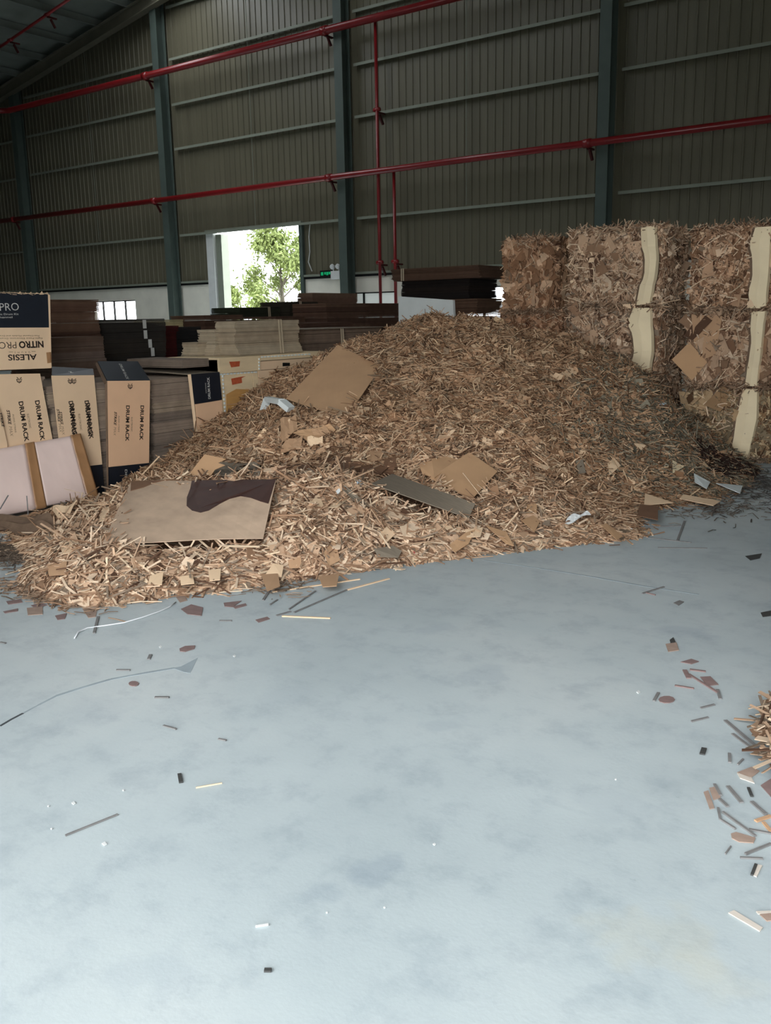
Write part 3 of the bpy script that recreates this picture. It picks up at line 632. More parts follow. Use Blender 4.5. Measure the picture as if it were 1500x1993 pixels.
def floor_fringe(n, cx, cy, rx, ry, col):
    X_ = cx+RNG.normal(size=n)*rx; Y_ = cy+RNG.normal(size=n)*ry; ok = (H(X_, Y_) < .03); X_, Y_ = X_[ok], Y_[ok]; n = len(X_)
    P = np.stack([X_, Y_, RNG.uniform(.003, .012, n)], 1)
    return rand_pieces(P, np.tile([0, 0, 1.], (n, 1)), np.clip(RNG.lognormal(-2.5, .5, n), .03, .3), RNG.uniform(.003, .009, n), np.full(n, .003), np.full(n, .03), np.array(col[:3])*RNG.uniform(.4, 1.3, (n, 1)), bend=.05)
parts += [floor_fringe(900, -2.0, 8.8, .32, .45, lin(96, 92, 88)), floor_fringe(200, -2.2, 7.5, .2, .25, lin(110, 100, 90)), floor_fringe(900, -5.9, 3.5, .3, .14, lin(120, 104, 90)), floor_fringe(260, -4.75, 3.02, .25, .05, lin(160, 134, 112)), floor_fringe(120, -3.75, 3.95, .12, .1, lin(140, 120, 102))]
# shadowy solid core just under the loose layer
me = mass_mesh('waste_pile', parts)
pile = link('cardboard_waste_pile', me, M['piece'], label='huge sloping heap of shredded cardboard strips and offcuts covering the middle floor', cat='waste pile', kind='stuff')
V = []; F = []; nx_, ny_ = 94, 128
for i in range(nx_):
    for j in range(ny_):
        x_, y_ = -7.15+i*.06, 2.4+j*.07; hh = float(H(x_, y_)[0])
        if (y_ > 10.15 and x_ > -4.9) : hh = -.1
        V.append((x_, y_, max(hh-.03, -.02)))
for i in range(nx_-1):
    for j in range(ny_-1):
        a = i*ny_+j
        if max(V[a][2], V[a+1][2], V[a+ny_][2], V[a+ny_+1][2]) > -.019: F.append((a, a+ny_, a+ny_+1, a+1))
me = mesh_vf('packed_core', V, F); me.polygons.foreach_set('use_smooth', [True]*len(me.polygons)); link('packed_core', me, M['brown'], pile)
# 300 + 300 nearest pieces as objects of their own
def piece_mesh(name, kind, k):
    L_ = (.12, .16, .22, .34, .14, .27)[k % 6] if kind == 'strip' else (.08, .06, .11, .07, .09, .055)[k % 6]
    W_ = (.012, .009, .014, .011, .016, .01)[k % 6] if kind == 'strip' else L_*(.8, .6, .7, .95, .5, .85)[k % 6]
    V_, F_, _ = rand_pieces(np.zeros((1, 3)), np.array([[0, 0, 1.]]), [L_], [W_], [.004], [0], np.ones((1, 3)), bend=.06 if kind == 'strip' else .03, irregular=0 if kind == 'strip' else .35, yaw=np.zeros(1))
    return mesh_vf(name, V_, [tuple(f) for f in F_])
PM = {k: [piece_mesh('cardboard_'+k, k, i) for i in range(12)] for k in ('strip', 'scrap')}
for k in PM:
    for m_ in PM[k]: m_.materials.append(M['obj'])
def place_piece(kind, P, nr, yaw, col, name, idx=None, **kw):
    o = bpy.data.objects.new(name, PM[kind][RNG.integers(12) if idx is None else idx]); COL.objects.link(o)
    z = Vector(nr).normalized(); x = Vector((math.cos(yaw), math.sin(yaw), 0)); x = (x-z*x.dot(z)).normalized(); y = z.cross(x)
    o.matrix_world = Matrix(((x.x, y.x, z.x, P[0]), (x.y, y.y, z.y, P[1]), (x.z, y.z, z.z, P[2]), (0, 0, 0, 1)))
    o.color = (*col, 1); tag(o, **kw); return o
ZONES = [('left toe of the heap near the pink package', lambda px: px < 300), ('heap front below the stained sheet', lambda px: px < 620), ('heap front below the long grey board', lambda px: px < 950), ('right tip of the heap front', lambda px: True)]
def topx(P):
    d = Vector(P)-CAM; c = d.dot(CF); return 750+FPX*d.dot(CR)/c, 996.5-FPX*d.dot(CU)/c
for kind in ('strip', 'scrap'):
    X_, Y_, h, nr = surf_samples(16000, hmin=.02); cov = covered(X_, Y_)
    dist = X_*FH.x+Y_*FH.y; ok = (~cov) & (dist < 6.7) & (dist > 4.5)
    ids = np.where(ok)[0][:300]; C = palette(len(ids), (.34, .34, .12, .08, .02, .12))
    for q, i in enumerate(ids):
        P = (X_[i], Y_[i], h[i]+RNG.uniform(.02, .045)*min(1, h[i]/.1)); px, _ = topx(P); zn = [z for z in ZONES if z[1](px)][0][0]
        nn = nr[i]+RNG.normal(size=3)*.22
        lb = ('narrow tan cardboard strip on the ' if kind == 'strip' else 'small torn cardboard scrap on the ')+zn
        place_piece(kind, P, nn, RNG.uniform(0, 6.28), C[q], 'cardboard_'+kind, label=lb, cat='cardboard', group=('strips' if kind == 'strip' else 'scraps')+' on the '+zn)
# ---------------------------------------------------------------- floor litter, placed one by one
def floor_strip(p0, p1, wpx, m, label, group=None, name='cardboard_strip', th=.005, cat='cardboard', mid=None):
    a, b2 = fl(*p0, th/2+.001), fl(*p1, th/2+.001); wd = wpx*((a-CAM).length)/FPX
    mb_ = MB()
    if mid: c = fl(*mid, th/2+.001); mb_.bar(a, c, wd, th).bar(c, b2, wd, th)
    else: mb_.bar(a, b2, wd, th)
    return mb_.build(name, M[m], None, label=label, cat=cat, group=group)
def floor_poly(pts, m, label, group=None, name='cardboard_scrap', th=.003, cat='cardboard', lift=0):
    P = [fl(x, y, th+.001+(lift if i == 0 else 0)) for i, (x, y) in enumerate(pts)]
    nn = sum(((P[i]-P[0]).cross(P[(i+1) % len(P)]-P[0]) for i in range(len(P))), Vector((0, 0, 0)))
    if nn.z < 0: P = P[::-1]
    return MB().slab(P, th, Vector((0, 0, 1))).build(name, M[m], None, label=label, cat=cat, group=group)
def ell(cx, cy, rx, ry, n=10, rot=0): return [(cx+rx*math.cos(t)*math.cos(rot)-ry*math.sin(t)*math.sin(rot), cy+rx*math.cos(t)*math.sin(rot)+ry*math.sin(t)*math.cos(rot)) for t in [2*math.pi*i/n for i in range(n)]]
M['drab'] = mat('drab_grey_cardboard', lin(122, 120, 118), .9, .12, 20); M['floortan'] = mat('dusty_tan_cardboard', lin(160, 138, 124), .9, .12, 20); M['floorpale'] = mat('dusty_pale_cardboard', lin(206, 196, 184), .9, .08, 20); M['redbrown'] = mat('reddish_cardboard', lin(134, 112, 108), .9, .12, 20); M['darkbit'] = mat('dark_scrap', lin(66, 66, 64), .8, .1, 20)
L_ = [((301, 1357), (329, 1357), 6, 'drab', 'grey stub on the floor, left centre below the round scrap'), ((318, 1412), (343, 1419), 4, 'drab', 'thin tapered stub lowest in the left centre row'), ((226, 1304), (253, 1304), 4, 'drab', 'short grey stub beside the floor crack'),
      ((289, 1283), (293, 1274), 6, 'drab', 'tiny upright stub between the crack and the reddish tag'), ((349, 1506), (352, 1523), 7, 'darkbit', 'dark short stub alone on the left middle floor'), ((127, 1626), (229, 1585), 3, 'drab', 'long thin grey twig-like strip on the lower left floor'),
      ((425, 1438), (440, 1441), 4, 'drab', 'small grey splinter near the centre of the floor'), ((381, 1533), (432, 1524), 2, 'strap', 'fine pale thread right of the dark stub'), ((497, 1803), (522, 1799), 3, 'white', 'short white thread on the lower centre floor'),
      ((427, 1208), (451, 1208), 4, 'drab', 'short grey sliver left of the tan rectangle under the front edge'), ((0, 1250), (11, 1252), 4, 'drab', 'grey stub at the left border of the picture'), ((183, 1232), (191, 1200), 5, 'drab', 'dark stub crossing under the white twine'),
      ((549, 1199), (643, 1203), 5, 'kraft', 'pale straight strip on the floor in front of the heap'), ((538, 1198), (566, 1190), 5, 'drab', 'dark short strip touching the pale straight strip'), ((757, 1126), (675, 1148), 5, 'kraft', 'pale slat near the heap front, right end of the bent pair'),
      ((675, 1148), (572, 1192), 4, 'drab', 'long dim strip running from the pale slat to the straight strip'), ((614, 1150), (562, 1186), 3, 'drab', 'dim strip parallel to the long dim one'), ((530, 1152), (700, 1127), 5, 'kraft', 'long pale strip lying along the front edge of the heap'),
      ((435, 1152), (560, 1117), 5, 'kraft', 'second long pale strip along the front edge, further left'), ((512, 1168), (526, 1146), 5, 'drab', 'dark splinter in front of the long pale strips'), ((525, 1177), (540, 1167), 3, 'drab', 'thin splinter right of the dark one'),
      ((1250, 1155), (1292, 1142), 4, 'drab', 'crossed dark strip on the right floor, upper'), ((1255, 1153), (1275, 1158), 3, 'redbrown', 'crossed brown strip on the right floor, lower'), ((1318, 1052), (1332, 1014), 4, 'drab', 'dark stick leaning off the right tip of the heap'),
      ((1252, 1026), (1325, 1023), 3, 'drab', 'long thin stick right of the heap tip, upper'), ((1240, 1044), (1345, 1056), 3, 'drab', 'long thin stick right of the heap tip, lower'), ((1280, 1066), (1376, 1067), 3, 'drab', 'farthest thin stick pointing right from the heap tip'),
      ((1313, 1334), (1350, 1340), 5, 'redbrown', 'reddish strip left of the scattered bits on the right'), ((1272, 1364), (1281, 1348), 5, 'drab', 'dark stub beside the oval tan scrap'), ((1363, 1378), (1390, 1371), 4, 'drab', 'dark sliver below the reddish diamond'),
      ((1345, 1404), (1378, 1396), 4, 'drab', 'grey stub under the dark sliver on the right'), ((1366, 1468), (1370, 1456), 9, 'darkbit', 'black stub on the right floor'), ((1340, 1312), (1397, 1348), 5, 'redbrown', 'long reddish strip through the right scatter'),
      ((1342, 1303), (1373, 1307), 6, 'redbrown', 'short reddish strip over the right scatter'), ((1332, 1304), (1340, 1320), 8, 'redbrown', 'stubby reddish wedge in the right scatter'), ((1396, 1342), (1401, 1360), 5, 'drab', 'small bent end below the right scatter'),
      ((1411, 1402), (1500, 1478), 7, 'drab', 'long dark lath at the right border, upper of two'), ((1425, 1428), (1470, 1462), 6, 'drab', 'shorter dark lath at the right border, lower of two'), ((1419, 1466), (1420, 1484), 5, 'drab', 'small grey stub under the dark laths'),
      ((1435, 1488), (1446, 1477), 3, 'drab', 'tiny splinter right of the small grey stub'), ((1416, 1530), (1443, 1562), 7, 'drab', 'grey strip right of the two tan slats'), ((1456, 1533), (1463, 1550), 5, 'darkbit', 'dark stub right of the grey strip'),
      ((1390, 1526), (1402, 1548), 5, 'drab', 'thin dark edge strip beside the tan slats'), ((1400, 1555), (1416, 1570), 6, 'drab', 'dark stub below the tan slats'), ((1401, 1594), (1431, 1613), 4, 'drab', 'grey bent stick, left arm of the chevron'), ((1397, 1572), (1401, 1594), 4, 'drab', 'grey stick, short arm of the chevron'),
      ((1406, 1580), (1470, 1627), 5, 'drab', 'long grey stick right of the chevron'), ((1457, 1614), (1500, 1622), 5, 'drab', 'grey stick reaching the right border'), ((1450, 1662), (1500, 1642), 5, 'drab', 'pale bowed stick at the right border'),
      ((1440, 1669), (1484, 1671), 4, 'drab', 'thin level stick at the right border'), ((1411, 1662), (1422, 1647), 2, 'drab', 'hair-thin splinter on the right floor'), ((1463, 1703), (1471, 1682), 5, 'darkbit', 'dark rim of the small white tag'),
      ((514, 1888), (528, 1888), 8, 'darkbit', 'dark speck-like chip on the bottom floor'), ((1462, 1560), (1490, 1585), 7, 'drab', 'grey slat in the bundle at the right border'), ((1470, 1598), (1500, 1588), 7, 'tan', 'tan slat in the bundle at the right border'), ((1485, 1600), (1500, 1618), 6, 'tan', 'lower tan slat in the bundle at the right border'),
      ((1220, 955+260), (1262, 960+260), 0, None, None), ((1345, 1092), (1390, 1096), 0, None, None)]
for p0, p1, wpx, mm, lb in L_:
    if mm: floor_strip(p0, p1, wpx, mm, lb)
G_ = [([(349, 1262), (360, 1257), (380, 1256), (378, 1262), (360, 1268), (350, 1267)], 'redbrown', 'reddish tag-shaped scrap on the left floor'), (ell(260, 1330, 10, 5), 'redbrown', 'small round scrap beside the floor crack'),
      ([(497, 1206), (520, 1200), (525, 1204), (503, 1211)], 'redbrown', 'small tan rectangle in front of the heap, left of the pale straight strip'), ([(435, 1173), (470, 1169), (452, 1181), (437, 1180)], 'redbrown', 'flat reddish scrap near the front edge'), ([(452, 1180), (478, 1174), (480, 1178), (458, 1184)], 'redbrown', 'second flat reddish scrap overlapping the first'),
      ([(352, 1185), (372, 1176), (395, 1182), (392, 1198), (365, 1195)], 'redbrown', 'crumpled reddish scrap right of the white twine end'), ([(52, 1183), (83, 1180), (83, 1195), (54, 1197)], 'floortan', 'tan square scrap on the floor before the left toe'),
      ([(6, 1190), (35, 1184), (34, 1189), (10, 1193)], 'redbrown', 'flat scrap nearest the left border'), ([(160, 1184), (190, 1182), (186, 1200), (172, 1202)], 'floortan', 'tan scrap at the start of the white twine'), ([(107, 1198), (130, 1193), (126, 1204), (112, 1206)], 'redbrown', 'dim scrap right of the tan square'),
      ([(342, 1161), (360, 1158), (364, 1168), (350, 1172)], 'floortan', 'small tan diamond at the front edge by the white twine'), ([(12, 1170), (40, 1166), (44, 1172), (16, 1176)], 'redbrown', 'dim flat scrap left of the toe, farther one'), ([(60, 1178), (80, 1173), (92, 1177), (70, 1184)], 'redbrown', 'dim flat scrap above the tan square'),
      ([(1295, 1253), (1316, 1250), (1321, 1265), (1300, 1268)], 'floortan', 'tan square scrap, topmost of the right floor scatter'), ([(1303, 1245), (1310, 1240), (1315, 1250), (1305, 1252)], 'darkbit', 'dark chip touching the topmost square scrap'), ([(1324, 1288), (1345, 1282), (1360, 1287), (1345, 1292)], 'redbrown', 'reddish flat diamond below the topmost square'),
      ([(1362, 1317), (1382, 1316), (1398, 1332), (1376, 1334)], 'redbrown', 'reddish diamond at the lower end of the right scatter'), (ell(1297, 1361, 16, 7), 'redbrown', 'oval tan scrap left in the right scatter'), ([(1310, 1173), (1322, 1168), (1331, 1171), (1320, 1178)], 'drab', 'lone dull diamond chip far right of the heap'),
      ([(1434, 1503), (1462, 1492), (1478, 1500), (1460, 1514)], 'floortan', 'folded tan piece at the right border, top leaf'), ([(1434, 1504), (1462, 1513), (1468, 1524), (1440, 1514)], 'floorpale', 'folded tan piece at the right border, pale lower leaf'), ([(1480, 1528), (1500, 1515), (1512, 1545), (1500, 1550)], 'redbrown', 'reddish flap cut by the right border'),
      ([(1369, 1541), (1378, 1538), (1390, 1572), (1381, 1574)], 'floortan', 'left tan slat of the pair on the right floor'), ([(1380, 1533), (1395, 1530), (1402, 1552), (1388, 1556)], 'floortan', 'right tan slat of the pair on the right floor'), ([(1422, 1622), (1432, 1619), (1470, 1630), (1466, 1640), (1438, 1638), (1424, 1631)], 'floortan', 'torn tan oval flap on the lower right floor'),
      ([(1463, 1702), (1474, 1682), (1483, 1684), (1472, 1706)], 'floorpale', 'small white tag on the lower right floor'), ([(1417, 1776), (1428, 1771), (1484, 1805), (1478, 1812)], 'floorpale', 'pale channel-shaped strip at the bottom right floor'), ([(1471, 1773), (1500, 1772), (1515, 1776), (1475, 1778)], 'floorpale', 'pale strip cut by the right border, bottom'), ([(1478, 1779), (1508, 1776), (1508, 1790), (1492, 1792)], 'floortan', 'tan wedge under the bottom pale strip'),
      ([(1450, 1082), (1482, 1077), (1478, 1086), (1460, 1090)], 'darkbit', 'dark leaf-like clump on the floor far right'), ([(1480, 1192), (1500, 1188), (1500, 1198), (1484, 1200)], 'darkbit', 'dark clump cut by the right border')]
for pts, mm, lb in G_: floor_poly(pts, mm, lb)
tw = [fl(x, y, .006) for x, y in ((178, 1290), (172, 1275), (162, 1262), (150, 1250), (145, 1242), (152, 1230), (170, 1222), (200, 1218), (240, 1212), (275, 1202), (310, 1190), (330, 1181), (342, 1172))]
MB().tube(tw[4:], .0035, 8).build('twine', M['twine'], None, smooth=True, label='curved white plastic twine on the floor left front', cat='twine')
MB().tube([fl(x, y, .006) for x, y in ((0, 1048), (12, 1050), (28, 1054))], .004, 8).build('twine', M['twine'], None, label='short white twine end at the left border', cat='twine')
for px, py, s in ((203, 1641, 5), (143, 1562, 4), (1242, 1346, 4), (845, 1642, 3), (100, 1612, 2), (748, 1765, 2), (636, 1775, 2), (240, 1537, 2), (456, 1276, 3), (312, 1258, 3), (1198, 1516, 2), (94, 1568, 2)):
    floor_poly([(px-s, py), (px+s*.2, py-s*.7), (px+s, py+s*.2), (px, py+s*.8)], 'white', 'tiny white paper crumb on the bare floor', group='white crumbs on the floor', name='paper_crumb', cat='paper')
# floor joint and crack as shallow dirt-filled lines
def line_on_floor(pts, w_, m, name):
    mb_ = MB()
    for i in range(len(pts)-1): mb_.bar(fl(*pts[i], .0004), fl(*pts[i+1], .0004), w_[i], .0008)
    o = mb_.build(name, M[m], fo); return o
line_on_floor([(940, 1090), (1050, 1106), (1150, 1122), (1250, 1140), (1360, 1157)], (.012, .018, .02, .018), 'crack', 'floor_joint')
line_on_floor([(0, 1413), (22, 1400), (45, 1388)], (.012, .012), 'crackdk', 'floor_crack')
line_on_floor([(45, 1388), (75, 1372), (110, 1354), (160, 1338), (215, 1322), (280, 1310), (340, 1300)], (.008, .012, .018, .018, .018, .02), 'crack', 'floor_crack')
MB().slab([fl(x, y, .001) for x, y in ((335, 1300), (352, 1297), (385, 1280), (370, 1310), (358, 1308)) ][::-1], .0008, Vector((0, 0, 1))).build('floor_crack', M['crack'], fo)
# small heap at the right border with the bales it leans on, outside the frame
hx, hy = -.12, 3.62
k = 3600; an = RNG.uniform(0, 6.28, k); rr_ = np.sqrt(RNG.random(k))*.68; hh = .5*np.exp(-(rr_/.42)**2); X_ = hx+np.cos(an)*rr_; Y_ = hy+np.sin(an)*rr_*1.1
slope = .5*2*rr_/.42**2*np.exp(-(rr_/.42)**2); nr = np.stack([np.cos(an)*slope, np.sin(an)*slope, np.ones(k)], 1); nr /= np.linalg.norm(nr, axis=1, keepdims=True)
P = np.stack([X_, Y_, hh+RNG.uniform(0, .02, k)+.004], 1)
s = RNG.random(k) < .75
me = mass_mesh('side_heap', [rand_pieces(P[s], nr[s], RNG.uniform(.05, .22, s.sum()), RNG.uniform(.006, .014, s.sum()), np.full(s.sum(), .004), np.full(s.sum(), .2), palette(s.sum())*.6, bend=.06), rand_pieces(P[~s], nr[~s], RNG.uniform(.04, .1, (~s).sum()), RNG.uniform(.03, .07, (~s).sum()), np.full((~s).sum(), .004), np.full((~s).sum(), .2), palette((~s).sum())*.7, irregular=.3)])  # piece colours darkened to stand in for shade at the border
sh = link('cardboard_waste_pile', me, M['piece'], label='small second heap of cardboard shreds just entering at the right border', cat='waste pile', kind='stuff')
# ================================================================ BALES
def bale(x0, x1, y0, dep, z0, z1, label, wts, seed, wrap=None, npc=2300, flat=.5, tint=(1, 1, 1), group=None, bigs=26):
    global RNG
    keep_rng = RNG; RNG = np.random.default_rng(seed)
    Wd, Hh = x1-x0, z1-z0
    t = empty('cardboard_bale', ((x0+x1)/2, y0+dep/2, z0), label=label, cat='bale', group=group)
    ph = RNG.uniform(0, 6.28, 6)
    def bul(u, v):
        b0 = np.clip(1-(2*u-1)**6, 0, 1)*np.clip(1-(2*v-1)**8, 0, 1)
        return .055*b0*(.35+.65*np.abs(np.sin(4*np.pi*u))**.6)+.018*b0*np.sin(u*9+ph[0])*np.sin(v*7+ph[1])+.01*b0*np.sin(u*21+ph[2]+v*17)
    # body
    n = 18; V = []; F = []; ids = {}
    def vid(i, j, k):
        key = (i, j, k)
        if key not in ids:
            u, w2, v = i/n, j/n, k/n; p = [x0+Wd*u, y0+dep*w2, z0+Hh*v]
            if j == 0: p[1] -= float(bul(np.array(u), np.array(v)))-.0
            if i == n: p[0] += float(bul(np.array(w2), np.array(v)))*.8
            if i == 0: p[0] -= float(bul(np.array(w2), np.array(v)))*.3
            if k == n: p[2] += .012*math.sin(u*11+ph[3])*math.sin(w2*9+ph[4])
            ids[key] = len(V); V.append(tuple(p))
        return ids[key]
    for a in range(n):
        for c in range(n):
            F.append((vid(a, 0, c), vid(a+1, 0, c), vid(a+1, 0, c+1), vid(a, 0, c+1)))
            F.append((vid(a+1, n, c), vid(a, n, c), vid(a, n, c+1), vid(a+1, n, c+1)))
            F.append((vid(n, a, c), vid(n, a+1, c), vid(n, a+1, c+1), vid(n, a, c+1)))
            F.append((vid(0, a+1, c), vid(0, a, c), vid(0, a, c+1), vid(0, a+1, c+1)))
            F.append((vid(a, c, n), vid(a+1, c, n), vid(a+1, c+1, n), vid(a, c+1, n)))
            F.append((vid(a, c+1, 0), vid(a+1, c+1, 0), vid(a+1, c, 0), vid(a, c, 0)))
    m_ = MB(); m_.V, m_.F = V, F; m_.build('compressed_body', M['brown'], t, smooth=True)
    # embedded pieces: front, right side, top
    PP = []; base_c = np.array([t.location])
    def add(kk, face, big=False):
        u = RNG.random(kk); v = RNG.random(kk); v = np.clip(v, .03, .99)
        if big: u = u*.9+.05; v = v*.85+.08
        if face == 'f' and wrap:
            vv = (1-v)*(len(wrap)-1); wl = np.interp(vv, np.arange(len(wrap)), [q[0] for q in wrap]); wr2 = np.interp(vv, np.arange(len(wrap)), [q[1] for q in wrap])
            ok = ~((x0+Wd*u > wl-(.0 if not big else .1)) & (x0+Wd*u < wr2+.02)); u, v = u[ok], v[ok]; kk = len(u)
        if face == 'f':
            P = np.stack([x0+Wd*u, y0-bul(u, v)-.004, z0+Hh*v], 1); nr = np.tile([0, -1., 0], (kk, 1)); nr[:, 0] = .5*np.cos(8*np.pi*u)*(1 if seed % 2 else -1)
        elif face == 'r':
            P = np.stack([x1+bul(u, v)*.8+.004, y0+dep*u, z0+Hh*v], 1); nr = np.tile([1., 0, 0], (kk, 1))
        elif face == 'l':
            P = np.stack([x0-bul(u, v)*.3-.004, y0+dep*u, z0+Hh*v], 1); nr = np.tile([-1., 0, 0], (kk, 1))
        else:
            P = np.stack([x0+Wd*u, y0+dep*v, np.full(kk, z1+.008)], 1); nr = np.tile([0, 0, 1.], (kk, 1))
        if big:
            PP.append(rand_pieces(P+nr*.012, nr, RNG.uniform(.12, .3, kk), RNG.uniform(.07, .17, kk), np.full(kk, .004), np.full(kk, .2), palette(kk, (.5, .1, .34, .04, .02, 0))*np.array(tint), irregular=.45, bend=.06)); return
        s = RNG.random(kk) < flat
        C = palette(kk, wts)*np.array(tint)
        a = s.sum(); c = kk-a
        PP.append(rand_pieces(P[s], nr[s], RNG.uniform(.03, .13, a), RNG.uniform(.02, .08, a), np.full(a, .004), np.full(a, .42), C[s], irregular=.35))
        PP.append(rand_pieces(P[~s], nr[~s], np.clip(RNG.lognormal(-2.35, .55, c), .03, .3), RNG.uniform(.004, .012, c), np.full(c, .004), np.full(c, .5), C[~s], bend=.08))
    add(bigs, 'f', True); add(bigs//2, 'r', True)
    add(npc, 'f'); add(npc//2, 'r'); add(npc//3, 't'); add(npc//6, 'l')
    # fringe of strips bristling along the top edges
    kk = 330; u = RNG.random(kk); P = np.stack([x0+Wd*u, y0+RNG.uniform(-.03, .06, kk), z1+RNG.uniform(-.02, .03, kk)], 1)
    PP.append(rand_pieces(P, np.tile([0, -.4, 1.], (kk, 1)), RNG.uniform(.06, .28, kk), RNG.uniform(.005, .013, kk), np.full(kk, .004), np.full(kk, .45), palette(kk, wts), bend=.06))
    me = mass_mesh('shreds', PP); me.transform(Matrix.Translation(-t.location)); link('shreds', me, M['piece'], t, kind='stuff')
    kk = 70; u = RNG.random(kk); v = RNG.random(kk)**.8
    if not wrap: u = u
    else: u = u*.8
    P = np.stack([x0+Wd*u, y0-bul(u, v)-.03, z0+Hh*v], 1); cc = palette(kk, (.3, .3, .05, .05, 0, .3))
    xs1 = [rand_pieces(P, np.tile([0, -1., 0], (kk, 1)), RNG.uniform(.08, .26, kk), RNG.uniform(.006, .013, kk), np.full(kk, .004), np.full(kk, .55), cc, bend=.05)]
    kk = 160; u = RNG.random(kk); P = np.stack([x0+Wd*u, y0-.05-RNG.random(kk)*.04, z0+RNG.uniform(-.01, .05, kk)], 1)
    xs1.append(rand_pieces(P, np.tile([0, -.6, 1.], (kk, 1)), RNG.uniform(.05, .22, kk), RNG.uniform(.004, .01, kk), np.full(kk, .004), np.full(kk, .4), palette(kk, wts)*.8, bend=.06))
    me = mass_mesh('loose_ends', xs1); me.transform(Matrix.Translation(-t.location)); link('loose_ends', me, M['piece'], t, kind='stuff')
    for q in (.25, .5, .75):
        MB().tube([(x0+Wd*q, y0-float(bul(np.array(q), np.array(v)))-.012, z0+Hh*v) for v in np.linspace(.01, .99, 9)]+[(x0+Wd*q, y0+dep*.5, z1+.02)], .0035, 5).build('tie_wire', M['kraftdk'], t)
    if wrap:
        pts = wrap; m_ = MB(); N_ = 12
        for L2 in range(2):
            off = -.012*L2; mw = M['cream'] if L2 == 0 else M['kraftdk']
            V = []; F = []
            for i in range(N_+1):
                v = i/N_; tt = v*(len(pts)-1); k0 = min(int(tt), len(pts)-2); fr = tt-k0; fr = fr*fr*(3-2*fr)
                l_ = pts[k0][0]+(pts[k0+1][0]-pts[k0][0])*fr; r_ = pts[k0][1]+(pts[k0+1][1]-pts[k0][1])*fr; ww = pts[k0][2]+(pts[k0+1][2]-pts[k0][2])*fr
                zz = z1-Hh*v*.985
                l2 = l_-.03*L2; 
                for xx, yy in ((l2, y0-.085-ww+.025*L2), ((l2+r_)/2, y0-.105-ww+.02*L2), (r_, y0-.08-ww+.02*L2), (r_+.015, y0-.01, ) if False else (r_+.012, y0-.045-ww*.5+.02*L2)): V.append((xx, yy, zz))
            n1 = len(V)
            V += [(a, b_2+.006, c) for a, b_2, c in V]
            for i in range(N_):
                for j in range(3):
                    a = i*4+j; F += [(a, a+4, a+5, a+1), (a+n1, a+1+n1, a+5+n1, a+4+n1)]
                a = i*4; F += [(a, a+n1, a+4+n1, a+4), (a+3, a+7, a+7+n1, a+3+n1)]
            m2 = MB(); m2.V, m2.F = V, F; m2.build('wrap_sheet' if L2 == 0 else 'wrap_liner', mw, t, label='pale cream cardboard wrap strip' if L2 == 0 else None)
        # the wrap turns the corner onto the side
        m3 = MB()
        # folded top of the wrap
        m3.slab([(pts[0][0], y0-.085, z1-.005), (pts[0][1], y0-.085, z1-.005), (pts[0][1]-.01, y0+.12, z1+.02), (pts[0][0]+.01, y0+.12, z1+.02)], .006)
        m3.build('wrap_fold', M['cream'], t)
    RNG = keep_rng
    return t
F_Y = 10.2
def bx(px, py, Y=F_Y): return yl(px, py, Y)
warm = (.34, .2, .28, .08, .05, .05); dull = (.26, .14, .3, .2, .08, .02); leafy = (.3, .3, .16, .1, .03, .11)
# stack A: x -4.72..-3.62 ; stack B: -3.32..-2.40 ; stack C behind: -6.33..-5.52
def wr(Y, rows): return [(yl(a, 500, Y).x, yl(c, 500, Y).x, ww) for a, c, ww in rows]
Lx0, Lx1 = -4.72, -3.64
bale(Lx0, Lx1, F_Y, .72, 1.66, 2.50, 'top bale of the middle stack, bristling strips and a curved cream wrap at its corner', warm, 1, wrap=wr(F_Y, [(1250, 1276, 0), (1252, 1279, .0), (1262, 1284, .03), (1263, 1283, .04), (1252, 1277, .02), (1247, 1272, 0)]), npc=2600, flat=.45)
bale(Lx0, Lx1+.02, F_Y-.02, .74, .83, 1.64, 'second bale of the middle stack, broad cream wrap, its foot in the heap', dull, 2, wrap=wr(F_Y, [(1242, 1275, 0), (1233, 1277, .0), (1246, 1282, .03), (1250, 1284, .04), (1243, 1280, .02), (1240, 1277, 0)]), npc=2400, flat=.35)
bale(Lx0-.02, Lx1+.02, F_Y, .72, 0, .81, 'lowest bale of the middle stack, mostly buried behind the heap', dull, 3, npc=1400, flat=.35)
Rx0, Rx1 = -3.30, -2.38
w2 = [(1470, 1500, 0), (1462, 1500, .01), (1470, 1502, .03), (1472, 1502, .03), (1466, 1500, .02), (1470, 1500, 0)]
bale(Rx0, Rx1, F_Y, .75, 1.60, 2.42, 'top bale of the right stack, reddish brown with a wide cream wrap', (.26, .14, .36, .06, .1, .03), 4, wrap=wr(F_Y, w2), npc=2300, flat=.55, tint=(1.0, .93, .88))
bale(Rx0, Rx1, F_Y-.01, .75, .80, 1.58, 'middle bale of the right stack, large smooth brown sheets on its face', (.4, .1, .36, .06, .05, .0), 5, wrap=wr(F_Y, [(1474, 1500, 0), (1474, 1498, .01), (1478, 1498, .02), (1476, 1497, .02), (1472, 1494, .0), (1470, 1493, 0)]), npc=1000, flat=.5, bigs=50)
bale(Rx0, Rx1-.02, F_Y, .75, 0, .78, 'bottom bale of the right stack, drab greenish brown, standing on the floor', (.16, .12, .2, .42, .08, .02), 6, wrap=wr(F_Y, [(1466, 1494, 0), (1462, 1496, .01), (1458, 1498, .03), (1456, 1494, .03), (1452, 1488, .01), (1448, 1482, 0)]), npc=1900, flat=.3, tint=(.95, .97, .85))
Cx0, Cx1 = -6.30, -5.52
bale(Cx0, Cx1, 11.5, .75, 1.62, 2.56, 'top bale of the left rear stack, orange brown with big crumpled sheets', (.46, .12, .3, .04, .04, .04), 7, npc=900, flat=.6, tint=(1.04, .93, .85), bigs=90)
